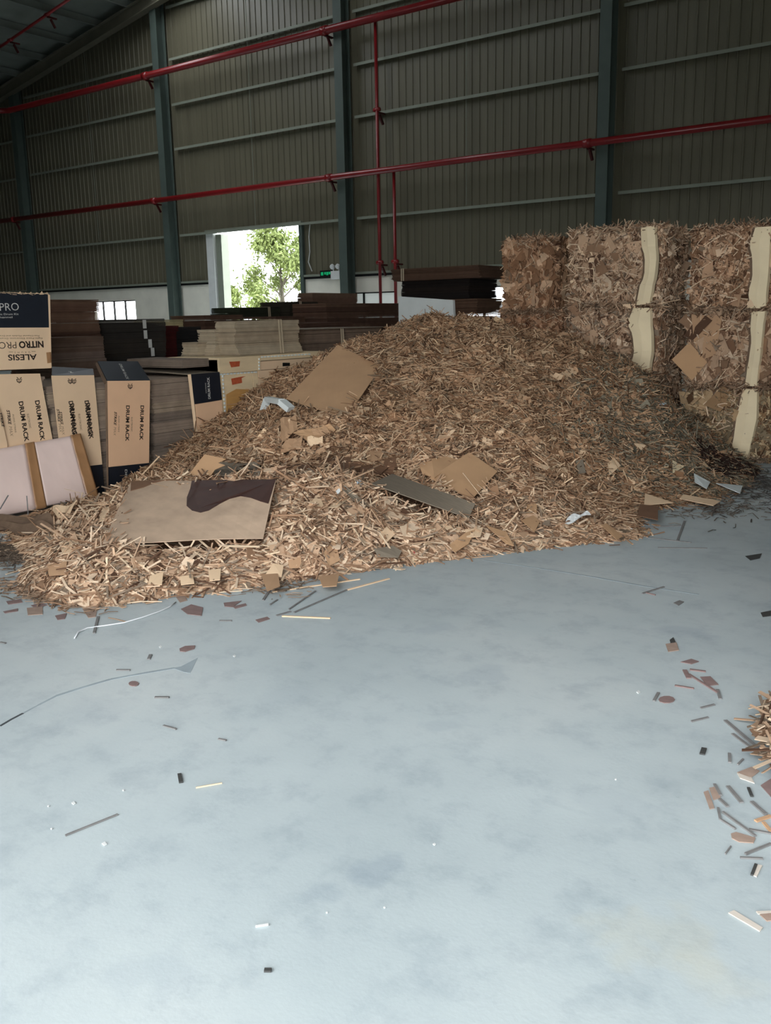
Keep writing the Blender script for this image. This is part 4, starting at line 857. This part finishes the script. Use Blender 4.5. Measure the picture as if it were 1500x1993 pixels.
bale(Cx0-.05, Cx1+.08, 11.5, .8, .80, 1.60, 'second bale of the left rear stack, just showing above the heap', (.4, .12, .34, .04, .06, .04), 8, npc=1500, flat=.6, tint=(1.04, .9, .82))
bale(Cx0, Cx1, 11.5, .75, 0, .78, 'lowest bale of the left rear stack hidden by the heap', dull, 9, npc=500)
# bales standing just right of the frame; they shade the floor there
bale(-.5, .5, 3.95, 1.0, 0, .82, 'lower bale of the stack outside the right border', dull, 12, npc=900)
bale(-.5, .5, 3.95, 1.0, .84, 1.66, 'middle bale of the stack outside the right border', dull, 13, npc=900)
bale(-.5, .5, 3.95, 1.0, 1.68, 2.5, 'top bale of the stack outside the right border', dull, 16, npc=700)
bale(-.72, .3, 5.15, 1.0, 0, .82, 'lower bale behind the stack outside the right border', dull, 14, npc=700)
bale(-.72, .3, 5.15, 1.0, .84, 1.66, 'upper bale behind the stack outside the right border', dull, 15, npc=700)
# sheets stuck to the right stack
def wall_poly(name, pts, Y, m, label, th=.005, cat='cardboard', dy=None):
    P = [yl(x, y, Y+(dy[i] if dy else 0)) for i, (x, y) in enumerate(pts)]
    nn = sum(((P[i]-P[0]).cross(P[(i+1) % len(P)]-P[0]) for i in range(len(P))), Vector((0, 0, 0)))
    if nn.y > 0: P = P[::-1]
    return MB().slab(P, th).build(name, M[m], None, label=label, cat=cat)
wall_poly('cardboard_sheet', [(1341, 666), (1376, 705), (1346, 741), (1307, 700)], F_Y-.12, 'tan2', 'clean tan square sheet hanging tilted between the two bale stacks', dy=[0, .03, 0, -.05])
wall_poly('cardboard_sheet', [(1345, 612), (1405, 615), (1392, 690), (1368, 700), (1350, 665)], F_Y-.085, 'tan', 'crumpled brown sheet pressed on the middle right bale, upper')
wall_poly('cardboard_sheet', [(1395, 620), (1420, 640), (1432, 680), (1398, 735), (1375, 720)], F_Y-.078, 'brown', 'crumpled brown sheet pressed on the middle right bale, right')
wall_poly('cardboard_sheet', [(1452, 592), (1476, 560), (1480, 590), (1455, 600)], F_Y-.1, 'kraft', 'pale torn triangle at the lower right of the top right bale')
for (p0, p1, lb) in [((1280, 742-150), (1322, 583), 'long pale strip poking off the side of the middle stack'), ((1183, 653), (1240, 612), 'long pale strip sticking out between the top and second bale'), ((1186, 640), (1225, 606), 'shorter pale strip sticking out between the top and second bale')]:
    MB().bar(yl(*p0, F_Y-.14), yl(*p1, F_Y-.08), .012, .005).build('cardboard_strip', M['kraft'], None, label=lb, cat='cardboard')
for px, py, s, lb in [(1152, 486, 9, 'pale square chip high on the middle stack, upper'), (1150, 506, 9, 'pale square chip high on the middle stack, lower'), (1224, 596, 20, 'flat pale chip at the foot of the top middle bale')]:
    wall_poly('cardboard_scrap', [(px-s*.6, py-4), (px+s*.6, py-5), (px+s*.6, py+4), (px-s*.6, py+5)], F_Y-.09, 'kraft', lb)
# ================================================================ PRINTED CARTONS AND STACKS
TEXT = {}
def text_mesh(body, bold=0.0, shear=0.0):
    key = (body, bold, shear)
    if key in TEXT: return TEXT[key]
    cu = bpy.data.curves.new('t', 'FONT'); cu.body = body; cu.size = 1; cu.offset = bold; cu.shear = shear; cu.extrude = 0; cu.resolution_u = 3
    o = bpy.data.objects.new('t', cu); COL.objects.link(o); dg = bpy.context.evaluated_depsgraph_get(); me = bpy.data.meshes.new_from_object(o.evaluated_get(dg))
    bpy.data.objects.remove(o); P = np.array([v.co[:] for v in me.vertices]); TEXT[key] = (P, [tuple(p.vertices) for p in me.polygons]); bpy.data.meshes.remove(me); return TEXT[key]
def print_text(body, P0, P1, h, n, m, parent, bold=0.0, shear=0.0, name='lettering'):
    """print body from P0 to P1 (baseline ends, on the board plane), letter height h metres, n = board normal"""
    P, F = text_mesh(body, bold, shear); x0, x1 = P[:, 0].min(), P[:, 0].max(); y1 = max(P[:, 1].max(), .68)
    d = (P1-P0); up = n.cross(d).normalized()*h; O = P0+n*.0015
    mb_ = MB(); mb_.V = [tuple(O+d*((v[0]-x0)/(x1-x0))+up*(v[1]/y1)) for v in P]; mb_.F = F
    return mb_.build(name, m, parent)
def board(pts, th, m, parent, name, label=None, **k):
    """pts: world polygon; outward normal towards the camera side"""
    P = [Vector(p) for p in pts]; nn = sum(((P[i]-P[0]).cross(P[(i+1) % len(P)]-P[0]) for i in range(len(P))), Vector((0, 0, 0))).normalized()
    if nn.dot(CAM-P[0]) < 0: P = P[::-1]; nn = -nn
    o = MB().slab(P, th, nn).build(name, m, parent, label=label, **k); return o, P[0], nn
XF = -7.16
def X3(pts, X=XF): return [xl(x, y, X) for x, y in pts]
def emblem(c, s, p0, n, parent, m):
    """small drum-and-sticks mark"""
    cx, cy = c; pt = lambda dx, dy: on_plane(cx+dx*s, cy+dy*s, p0, n)+n*.002
    mb_ = MB(); r_ = .0028
    for seq in ([(-1, -.4), (-.8, .5), (0, 1.1), (.8, .5), (1, -.4), (0, -.1), (-1, -.4)], [(-.9, -1.1), (-.2, -.5)], [(.9, -1.1), (.2, -.5)], [(-.5, .3), (0, .7), (.5, .3)]): mb_.tube([pt(*q) for q in seq], r_, 5)
    return mb_.build('emblem', m, parent)
def carton(label, kraft_pts, navy_pts=None, flap=None, texts=(), X=XF, km='kraft'):
    t = empty('flattened_carton', (X, xl(*kraft_pts[0], X).y, 0), label=label, cat='carton')
    fr, p0, n = board(X3(kraft_pts, X), .012, M[km], t, 'front_panel')
    if navy_pts: board(X3(navy_pts, X), .012, M['navy'], t, 'navy_band', 'dark navy printed band')
    return t, p0, n
# positions of the print (pixels) ------------------------------------------------
def ontext(t, p0, n, body, a, c, hpx, m='ink', bold=.02, shear=0, base=None):
    P0, P1 = on_plane(*a, p0, n), on_plane(*c, p0, n); h = hpx*(P0-CAM).length/FPX
    print_text(body, P0, P1, h, n, M[m], t, bold, shear)
# front carton 1 (leftmost), slightly leaning
t, p0, n = carton('leaning tan carton blank with dark vertical print, first from the left under the upside-down box', [(-40, 729), (78, 727), (107, 880), (112, 960), (-40, 975)])
for b_, a, c, hp, bo, shr, mm in [('DRUM RACK', (68, 780), (79, 858), 9, .03, 0, 'ink'), ('DRUM RACK', (36, 782), (48, 860), 9, .03, 0, 'ink'), ('STRIKE', (12.5, 798), (16.5, 827), 6, .025, .3, 'ink'), ('MAX', (17, 830), (20, 850), 6, -.012, .3, 'inkfade'), ('ALESIS STRIKE', (24, 806), (29, 842), 3, 0, 0, 'inkfade'), ('ELECTRONIC', (52, 806), (57, 834), 4, 0, 0, 'inkfade')]: ontext(t, p0, n, b_, a, c, hp, mm, bo, shr)
emblem((37, 740), 5, p0, n, t, M['ink'])
t0, p00, n0 = carton('tan carton blank overlapping the leaning one at the left border', [(-60, 790), (-2, 790), (14, 862), (20, 960), (-60, 975)], X=XF+.03)
ontext(t0, p00, n0, 'STRIKE', (-2, 803), (4, 832), 5, 'ink', .03, .3)
# carton 2
t, p0, n = carton('tan carton blank with doubled dark print, behind the pink package', [(101, 731), (183, 730), (199, 904), (122, 912)], [(122, 912.5), (199, 904.5), (206, 985), (128, 990)], X=XF)
for dx, dy in ((0, 0), (2.2, 5)):
    for b_, a, c, hp, bo, shr, mm in [('DRUM RACK', (164.5, 780), (172, 850), 9, .03, 0, 'ink'), ('DRUM RACK', (133.5, 781), (141, 851), 9, .03, 0, 'ink'), ('STRIKE', (110+dx*1.5, 796), (113+dx*1.5, 822), 5, .02, .3, 'ink'), ('MAX', (113.5+dx*1.5, 825), (116+dx*1.5, 842), 5, -.012, .3, 'inkfade')]:
        ontext(t, p0, n, b_, (a[0]+dx, a[1]+dy), (c[0]+dx, c[1]+dy), hp, mm, bo, shr)
ontext(t, p0, n, 'ELECTRONIC', (152, 806), (156, 838), 4, 'inkfade', 0)
emblem((136.5, 742), 4.5, p0, n, t, M['ink']); emblem((143.5, 742), 4.5, p0, n, t, M['ink'])
top2 = [xl(101, 730.5, XF), xl(183, 729.5, XF), xl(181, 717.5, XF-.16), xl(101, 713.5, XF-.16)]
fo2, pf, nf = board(top2, .01, M['navy'], t, 'top_flap', 'dark navy top flap'); ontext(t, pf, nf, 'X', (137, 726), (143, 726), 7, 'lightink', .04)
# carton 3
t, p0, n = carton('upright tan carton blank with crisp print and folded-back navy flap, centre of the row', [(209, 741.5), (292, 740.5), (290, 901), (212, 909)], [(212, 909.5), (290, 901.5), (289, 985), (215, 990)], X=XF+.02, km='kraft2')
for b_, a, c, hp, bo, shr, mm in [('DRUM RACK', (273.5, 789), (271.5, 857), 8, .03, 0, 'ink'), ('DRUM RACK', (245.5, 789), (244, 859), 8, .03, 0, 'ink'), ('STRIKE', (222.5, 801), (221.5, 828), 5.5, .025, .3, 'ink'), ('MAX', (221.3, 831), (220.5, 848), 5.5, -.012, .3, 'inkfade'), ('ALESIS STRIKE', (230, 809), (229.5, 841), 3, 0, 0, 'inkfade'), ('ELECTRONIC', (255, 812), (254.5, 840), 3.5, 0, 0, 'inkfade')]: ontext(t, p0, n, b_, a, c, hp, mm, bo, shr)
emblem((253, 752), 4.5, p0, n, t, M['ink'])
ontext(t, p0, n, 'DRUM RACK', (243, 914), (243, 980), 5, 'lightink', .0)
b3 = [xl(209, 741, XF+.02), xl(292, 740, XF+.02), xl(268, 703, XF-.26), xl(190, 703, XF-.26)]
o, pf, nf = board(b3, .012, M['navy'], t, 'top_flap', 'dark navy top flap'); ontext(t, pf, nf, 'DRUM RACK', (231, 708), (246, 738), 5.5, 'lightink', .01)
MB().slab([b3[3]+Vector((0, -.02, -.01)), b3[0]+Vector((0, -.03, -.012)), b3[0]+Vector((0, 0, -.014)), b3[3]+Vector((0, .01, -.012))], .02).build('flap_edge', M['kraftdk'], t)
MB().slab([xl(205, 742, XF), xl(209, 741, XF+.015), xl(212, 985, XF+.015), xl(209, 985, XF)], .01).build('side_edge', M['kraftdk'], t)
# carton 4
t, p0, n = carton('tan carton blank with a navy upper face, rightmost of the row beside the pale crate', [(380.5, 787), (432, 778.5), (441, 905), (392, 915)], [(371, 728.5), (427, 724), (432, 778), (380, 786.5)], X=XF+.02, km='kraft2')
ontext(t, p0, n, 'DRUM RACK', (409.5, 776), (407, 734), 6, 'lightink', .02); ontext(t, p0, n, 'ELECTRONIC', (402, 765), (400.5, 745), 2.5, 'lightink', 0)
ontext(t, p0, n, 'DRUM RACK', (426, 828), (436, 892), 8, 'ink', .03); ontext(t, p0, n, 'DRUM RACK', (423, 895), (418, 832), 7, 'ink', .03); ontext(t, p0, n, 'STRIKE', (390, 844), (394, 874), 5, 'ink', .02, .3)
MB().slab([xl(365, 729, XF), xl(371, 728, XF+.015), xl(392, 915, XF+.015), xl(387, 915, XF)], .01).build('side_edge', M['kraft'], t)
a, c = xl(371, 728, XF+.02), xl(427, 724, XF+.02)
MB().slab([c, Vector((-8.35, c.y+.02, 1.1)), Vector((-8.35, a.y, 1.1)), a], .012).build('top_flap', M['grey'], t)
# upside-down printed box on top of the row
NX = XF+.02
pts = [(-60, 566), (95, 571.5), (100, 718), (-60, 724)]
P = X3(pts, NX); t = empty('printed_box', (NX-.3, (P[0].y+P[1].y)/2, P[2].z), label='half navy half tan box lying upside down on the carton row, left border', cat='box')
mid = [xl(-60, 638, NX), xl(97, 637.5, NX)]
dpt = Vector((-.62, 0, 0)); mb_ = MB()
for quad in ([P[1]+dpt, P[1], P[2], P[2]+dpt], [P[0], P[1], P[1]+dpt, P[0]+dpt], [P[3]+dpt, P[2]+dpt, P[2], P[3]], [P[0]+dpt, P[1]+dpt, P[2]+dpt, P[3]+dpt]): mb_.slab(quad, .006)
mb_.build('box_body', M['kraft'], t)
o, p0, n = board([P[0], P[1], mid[1], mid[0]], .01, M['navy'], t, 'navy_panel', 'glossy dark navy panel'); o2, _, _ = board([mid[0], mid[1], P[2], P[3]], .01, M['kraft'], t, 'tan_panel')
for b_, a, c, hp, bo, mm in [('PRO', (0, 605), (37, 604), 13, -.008, 'lightink'), ('Electronic Drum Kit', (-26, 613.5), (36, 613), 3.2, 0, 'lightink'), ('5-Channel', (-16, 619.5), (24, 619), 3.2, 0, 'lightink'), ('NITRO', (-46, 605.5), (-4, 605), 13, .03, 'lightink'),
                           ('NITRO', (84, 664), (36, 665), 11.5, .035, 'ink'), ('PRO', (31, 665), (-4, 666), 11.5, -.008, 'ink'), ('ALESIS', (71, 689.5), (15, 690.5), 10, .02, 'ink'), ('D  R  U  M  S', (58, 684), (28, 684.5), 2.6, .0, 'inkfade'), ('Eight-Piece Electronic Drum Kit', (82, 657), (-14, 657.5), 2.6, 0, 'inkfade'), ('Five-Channel Module and Drums', (76, 652), (-8, 652.5), 2.6, 0, 'inkfade')]: ontext(t, p0, n, b_, a, c, hp, mm, bo)
for a, c in (((69, 684), (61, 684)), ((25, 685), (17, 685))): MB().bar(on_plane(*a, p0, n)+n*.002, on_plane(*c, p0, n)+n*.002, .001, .003).build('dash', M['inkfade'], t)
cr = MB()
for q in range(14):
    x_ = -50+q*10.5; cr.slab([on_plane(x_, 573+RNG.uniform(-3, 1), p0, n)+n*.003, on_plane(x_+9, 574+RNG.uniform(-4, 1), p0, n)+n*.003, on_plane(x_+8, 568+RNG.uniform(-2, 1), p0, n)-n*.02], .002)
cr.build('torn_edge', M['kraft'], t); MB().slab([on_plane(x_, y_, p0, n)+n*.003 for x_, y_ in ((93, 573), (97, 574), (100, 716), (98, 716))][::-1], .002).build('edge_tape', M['kraft'], t)
MB().slab([on_plane(x_, y_, p0, n)+n*.003 for x_, y_ in ((90, 686), (99, 685), (100, 706), (92, 707))][::-1], .002).build('label_patch', M['tape'], t)
# stacks of flat sheets
def stack(label, x1, ya, yb, z0, z1, dep, cols, th=.011, jit=.012, name='sheet_stack', strap=None, labels=None, topm=None, group=None, front='x', sway=.03, cat='cardboard stack'):
    """front='x': front face at x1 looking to +X, spanning ya..yb ; front='y': front at y=x1 looking to -Y, spanning ya..yb in X"""
    n_ = max(2, int((z1-z0)/th)); th = (z1-z0)/n_; r = np.random.default_rng(int(abs(ya*1000+z1*77)) % 99991)
    if front == 'x': loc = (x1-dep/2, (ya+yb)/2, z0)
    else: loc = ((ya+yb)/2, x1+dep/2, z0)
    t = empty(name, loc, label=label, cat=cat, group=group)
    sw = np.cumsum(r.normal(size=n_))*.006; sw = np.clip(sw, -sway, sway); sd = np.cumsum(r.normal(size=n_))*.008; sd = np.clip(sd, -sway, sway)
    # bundles: every dozen sheets shift together
    for k in range(0, n_, 11): sd[k:] += r.normal()*.012; sw[k:] += r.normal()*.006
    V = []; F = []; C = []; cols = np.array([lin(*c)[:3] for c in cols]); cb = cols[r.integers(len(cols))]
    for k in range(n_):
        if k % 9 == 0: cb = cols[r.integers(len(cols))]
        a = z0+k*th; gap = .0012 if k % 11 else .004
        j = r.uniform(-jit, jit, 4)*.5
        if front == 'x': b0 = (x1-dep+j[0]+sw[k], ya+j[1]+sd[k]); b1 = (x1+min(0, j[2]+sw[k]-.0), yb+j[3]+sd[k])
        else: b0 = (ya+j[1]+sd[k], x1-min(0, j[2]+sw[k])); b1 = (yb+j[3]+sd[k], x1+dep+j[0]+sw[k])
        q = len(V); (X0, Y0), (X1, Y1) = b0, b1
        V += [(X0, Y0, a), (X1, Y0, a), (X1, Y1, a), (X0, Y1, a), (X0, Y0, a+th-gap), (X1, Y0, a+th-gap), (X1, Y1, a+th-gap), (X0, Y1, a+th-gap)]
        F += [[q+i for i in f] for f in ((0, 3, 2, 1), (4, 5, 6, 7), (0, 1, 5, 4), (1, 2, 6, 5), (2, 3, 7, 6), (3, 0, 4, 7))]
        C += [cb*(1+r.uniform(-.1, .1))]*8
    V = np.array(V)-np.array(loc); me = mass_mesh('sheets', [(V, np.array(F), np.array(C))]); link('sheets', me, M['piece'], t, kind='stuff')
    if strap is not None:
        for f_ in strap:
            yy = ya+(yb-ya)*f_
            for dy in (-.02, .02):
                if front == 'x': MB().bar((x1+.008, yy+dy, z0), (x1+.008, yy+dy-.05*(z1-z0), z1), .004, .022, up=(0, 1, 0)).bar((x1+.008, yy+dy-.05*(z1-z0), z1+.004), (x1-dep, yy+dy, z1+.004), .02, .004).build('strap', M['strap'], t)
                else: MB().bar((yy+dy, x1-.008, z0), (yy+dy, x1-.008, z1), .022, .004, up=(0, 1, 0)).bar((yy+dy, x1-.008, z1+.004), (yy+dy, x1+dep, z1+.004), .02, .004).build('strap', M['strap'], t)
    if topm:
        if front == 'x': MB().box((x1-dep-.03, ya-.02, z1), (x1+.02, yb+.02, z1+.008)).build('top_sheet', M[topm], t)
        else: MB().box((ya-.02, x1-.02, z1), (yb+.02, x1+dep+.03, z1+.008)).build('top_sheet', M[topm], t)
    return t
GT = [(150, 132, 116), (138, 122, 108), (160, 142, 122), (126, 112, 100)]; BRW = [(104, 78, 64), (92, 68, 56), (112, 86, 70)]; BLK = [(52, 48, 44), (58, 52, 46)]; LT = [(176, 158, 134), (166, 148, 124), (184, 168, 144)]
FX = XF-.03
stack('knee-high to hip-high stack of flat grey-tan blanks behind the first leaning carton', FX, 3.55, 4.80, 0, 1.14, 1.2, GT)
stack('stack of flat grey-tan blanks showing between the doubled-print and crisp-print cartons', FX, 4.84, 5.90, 0, 1.05, 1.2, GT)
stack('stack of flat grey-tan blanks with bent edges between the crisp-print carton and the navy-faced one', FX, 5.94, 6.88, 0, 1.03, 1.2, GT)
def sx(pxa, pxb, pyt, X): a, c = xl(pxa, pyt, X), xl(pxb, pyt, X); return a.y, c.y, (a.z+c.z)/2
ya, yb, zt = sx(464, 588, 623, -7.32); stack('light grey-tan stack with a pale strap, standing on the pale crate', -7.32, ya, yb, 1.205, zt, .3, LT, strap=[.64])
ya, yb, zt = sx(414, 446, 641, -7.6); stack('slumped light stack left of the strapped one', -7.6, ya, yb, 1.205, zt, .28, LT)
ya, yb, zt = sx(382, 408, 666, -7.75); stack('small low light stack left of the slumped one', -7.75, ya, yb, 1.205, zt, .25, LT)
ya, yb, zt = sx(335, 423, 690, -7.45); stack('flat dark grey bundle under the small light stack', -7.32, ya, 6.9, 1.115, 1.2, .9, GT)
ya, yb, zt = sx(592, 700, 640, -7.6); stack('brown-grey stack with a pale strap right of the light strapped stack', -7.6, ya, yb+.5, .9, zt, .9, [(132, 112, 96), (120, 102, 88)], strap=[.47], topm='grey')
ya, yb, zt = sx(590, 640, 628, -8.9); stack('ragged dark brown stack in the gap right of the light strapped stack', -8.9, ya, yb+.6, 0, zt, .6, BRW, jit=.05)
ya, yb, zt = sx(100, 192, 583, -8.98); stack('tall dark brown stack beside the upside-down box', -8.98, ya, yb, 0, zt, .9, BRW)
ya, yb, zt = sx(92, 206, 656, -8.3); stack('lower greyish brown stack in front of the tall dark one', -8.3, ya, yb, 0, zt, .6, [(122, 104, 94), (112, 92, 80), (104, 84, 72)])
ya, yb, zt = sx(197, 318, 621, -9.0); tb = stack('near-black stack with four white labels down its corner', -9.0, ya, yb, 0, zt, .9, BLK)
for px, py in ((281, 631), (283, 651), (292, 668.5), (297, 685)):
    c = xl(px, py, -8.985); MB().box((c.x, c.y-.026, c.z-.05), (c.x+.004, c.y+.026, c.z+.05)).build('paper_label', M['lightink'], tb)
ya, yb, zt = sx(345, 395, 636, -9.8); stack('black stack right of the labelled one', -9.8, ya, yb, 0, zt, .8, [(40, 38, 38), (46, 42, 40)])
ya, yb, zt = sx(318, 344, 634, -9.75); stack('narrow dark red stack between the black ones', -9.75, ya, yb, 0, zt, .7, [(78, 30, 30), (84, 34, 32)])
ya, yb, zt = sx(314, 357, 622, -11.5); stack('small pale stack of white blanks before the column foot', -11.5, ya, yb, 0, zt, .7, [(214, 196, 150), (224, 210, 176)])
ya, yb, zt = sx(395, 470, 613, -11.0); stack('brown stack under the left side of the doorway', -11.0, ya, yb, 0, zt, .8, BRW)
ya, yb, zt = sx(470, 548, 598, -12.2); stack('dark green-black stack silhouetted in the doorway', -12.2, ya, yb, 0, zt, .8, [(50, 54, 40), (44, 46, 36)], strap=[.75])
ya, yb, zt = sx(545, 600, 613, -11.0); stack('low brown stack under the right side of the doorway', -11.0, ya, yb, 0, zt-.02, .8, BRW)
ya, yb, zt = sx(568, 622, 587, -12.2); stack('dark stack at the right edge of the doorway', -12.2, ya, yb, 0, zt, .8, [(54, 54, 42), (60, 54, 44)], strap=[.4])
ya, yb, zt = sx(636, 719, 590, -10.6); stack('long brown stack behind the strapped ones, left part', -10.6, ya, yb, 0, zt, .8, BRW)
ya, yb, zt = sx(722, 785, 590, -10.6); stack('long brown stack behind the white panel, ragged left edge', -10.6, ya, yb+.8, 0, zt, .8, [(120, 90, 72), (100, 74, 60)], jit=.04)
ya, yb, zt = sx(612, 640, 570, -14.5); stack('tall narrow brown stack under the frosted window', -14.5, ya, yb+1.2, 0, zt, .5, BRW)
DY = 13.2
def sy(pxa, pxb, pyt, Y): a, c = yl(pxa, pyt, Y), yl(pxb, pyt, Y); return a.x, c.x, (a.z+c.z)/2
a, c, z_ = sy(782, 925, 583, DY); z1_ = sy(782, 912, 545, DY)[2]; z2_ = sy(772, 935, 520, DY)[2]
stack('lowest tier of the tall dark stack behind the white foam panel', DY, a, c, 0, z_, .9, [(108, 82, 66), (120, 94, 76)], front='y', jit=.03)
stack('almost black middle tier of the tall stack behind the white panel', DY+.02, a, c-.12, z_+.004, z1_, .9, [(44, 36, 32), (38, 32, 30)], front='y')
stack('brown top tier, widest, of the tall stack behind the white panel', DY-.05, a-.15, c+.12, z1_+.004, z2_, 1.0, [(100, 76, 62), (86, 64, 54)], front='y', strap=[.12], jit=.03)
wall_poly('insulation_board', [(775, 577), (881, 584), (884, 640), (776, 650)], 10.45, 'foam', 'flat white foam panel standing behind the crest of the heap', th=.05, cat='foam')
# pale crate beside the cartons
CX = XF-.01
a = xl(425, 697, CX); c = xl(600, 688, CX)
t = empty('pale_crate', (CX-.4, (a.y+c.y)/2+.15, 0), label='pale wooden crate with amber stain and white toothed edging, heap spilling against it', cat='crate')
y0_, y1_, zt = a.y, c.y+.35, a.z
MB().box((CX-.8, y0_, 0), (CX-.02, y1_, zt-.02)).build('crate_core', M['kraftdk'], t)
zs = xl(430, 727, CX).z; ym = xl(505, 700, CX).y
MB().box((CX-.8, y0_, zs), (CX+.012, ym, zt)).build('lid_board', M['ply'], t)
MB().box((CX-.8, ym+.004, xl(510, 702, CX).z), (CX+.004, y1_, zt)).build('lid_board', M['ply'], t)
MB().box((CX-.02, ym+.004, xl(510, 720, CX).z), (CX+.002, y1_, xl(510, 703.5, CX).z)).build('front_board', M['kraft'], t)
for pa_, pb_, mm in ((430, 492, 'ply'), (493.5, 503, 'ply'), (504.5, 640, 'kraft')):
    MB().box((CX-.02, xl(pa_, 760, CX).y, 0), (CX, xl(pb_, 760, CX).y, zs-.006 if pa_ < 500 else xl(510, 721, CX).z)).build('front_board', M[mm], t)
def patch(pts, m, name, lb=None, e=.003):
    P = [xl(x, y, CX+e) for x, y in pts]; P2 = P if ((P[1]-P[0]).cross(P[2]-P[0])).x > 0 else P[::-1]
    return MB().slab(P2, .002, Vector((1, 0, 0))).build(name, M[m], t, label=lb)
patch([(440, 768), (460, 757), (487, 758), (492, 772), (492, 790), (485, 801), (462, 803), (447, 812), (441, 806)], 'plystain', 'stain', 'amber brown stain', .002)
patch([(447, 813), (462, 804), (485, 802), (496, 795), (497, 830), (445, 850)], 'damp', 'stain', 'pale grey damp patch', .002)
patch([(446, 704), (467, 703), (466, 713), (450, 715)], 'orange', 'tape_label', 'orange tape label', .015); patch([(450, 737), (470, 733), (471, 745), (452, 749)], 'orange', 'tape_label', 'orange tape label', .004); patch([(464, 734), (478, 732), (470, 736)], 'orange', 'tape_label', None, .004)
patch([(550, 706), (564, 706), (564, 712), (550, 713)], 'black', 'slot', 'dark hand slot', .006); patch([(464, 810), (469, 808), (469, 820), (465, 821)], 'black', 'slot', 'dark hand slot', .004)
te = MB()
def teeth(pa_, pb_, nn, e=.014, hz=True):
    for q in range(nn):
        f0, f1 = q/nn, (q+.62)/nn; A_ = xl(pa_[0]+(pb_[0]-pa_[0])*f0, pa_[1]+(pb_[1]-pa_[1])*f0, CX+e); B_ = xl(pa_[0]+(pb_[0]-pa_[0])*f1, pa_[1]+(pb_[1]-pa_[1])*f1, CX+e)
        te.bar(A_, B_, .012, .014, up=(1, 0, 0)) if not hz else te.bar(A_, B_, .008, .014)
teeth((428, 729), (502, 724), 11); teeth((508, 695), (606, 689), 15, .008); teeth((504, 697), (504, 722), 4, .016, False); teeth((433, 730), (441, 850), 16, .006, False)
te.build('toothed_edging', M['foam'], t, kind='stuff')
# pink taped package leaning on the cartons
T0, T1, B1, B0 = xl(-60, 884, XF+.06), xl(157, 845, XF+.06), xl(192, 966, -6.92), xl(-55, 1014, -6.86)
B0.z = max(B0.z, .03); t = empty('wrapped_package', ((T0+B1)/2).to_tuple()[:2]+(0,), label='flat pink package with tan tape bands leaning on the cartons, lower left', cat='package')
nP = (T1-T0).cross(B0-T0).normalized()
if nP.dot(CAM-T0) < 0: nP = -nP
def pk(u, v, e=0): return T0.lerp(T1, u).lerp(B0.lerp(B1, u), v)+nP*e
def grid_face(u0, u1, v0, v1, e, amp, nu, nv, m, name, seed):
    r = np.random.default_rng(seed); V = []; F = []; a = r.normal(size=(6, 3))
    for j in range(nv+1):
        for i in range(nu+1):
            u, v = u0+(u1-u0)*i/nu, v0+(v1-v0)*j/nv
            wv = sum(math.sin(u*a[k, 0]*14+v*a[k, 1]*11+a[k, 2]*5) for k in range(6))/6
            edge = 0 if (j in (0, nv) or i in (0, nu)) else 1
            V.append(pk(u, v, e+amp*wv*edge))
    n1 = len(V); V += [q-nP*(e+.05) for q in V]
    for j in range(nv):
        for i in range(nu): q = j*(nu+1)+i; F += [(q, q+1, q+nu+2, q+nu+1), (q+n1, q+nu+1+n1, q+nu+2+n1, q+1+n1)]
    for i in range(nu): q = i; F.append((q+1, q, q+n1, q+1+n1)); q = nv*(nu+1)+i; F.append((q, q+1, q+1+n1, q+n1))
    for j in range(nv): q = j*(nu+1); F.append((q, q+nu+1, q+nu+1+n1, q+n1)); q = j*(nu+1)+nu; F.append((q+nu+1, q, q+n1, q+nu+1+n1))
    mb_ = MB(); mb_.V = [tuple(v) for v in V]; mb_.F = F
    return mb_.build(name, m, t, smooth=True)
def uof(px): return (px+60)/217
grid_face(0, uof(44), .0, 1, 0, .010, 14, 12, M['pink'], 'pink_panel', 1); grid_face(uof(60), uof(137), .0, .98, 0, .010, 14, 12, M['pink'], 'pink_panel', 2)
grid_face(uof(43), uof(61), -.01, 1.01, .004, .012, 6, 16, M['tape'], 'tape_band', 3); grid_face(uof(136), 1, -.01, .99, .004, .012, 6, 16, M['tape'], 'tape_band', 4)
for p0_, p1_, lb in (((0, 991), (16, 964), 'thin stick propped against the pink package at the left border'), ((55, 1003), (52, 965), 'thin stick standing up before the pink package')):
    A_ = fl(*p0_, .05) if False else xl(*p0_, -6.75); B_ = xl(*p1_, -6.78); MB().bar(A_, B_, .008, .006).build('cardboard_strip', M['drab'], None, label=lb, cat='cardboard')
MB().bar(onpile(412, 0+930-8, .02) if False else dl(275, 925, 7.6), dl(310, 888, 7.7), .014, .006).build('cardboard_strip', M['kraft'], None, label='pale strip standing up from the heap before the crisp-print carton', cat='cardboard')
bpy.context.view_layer.update()
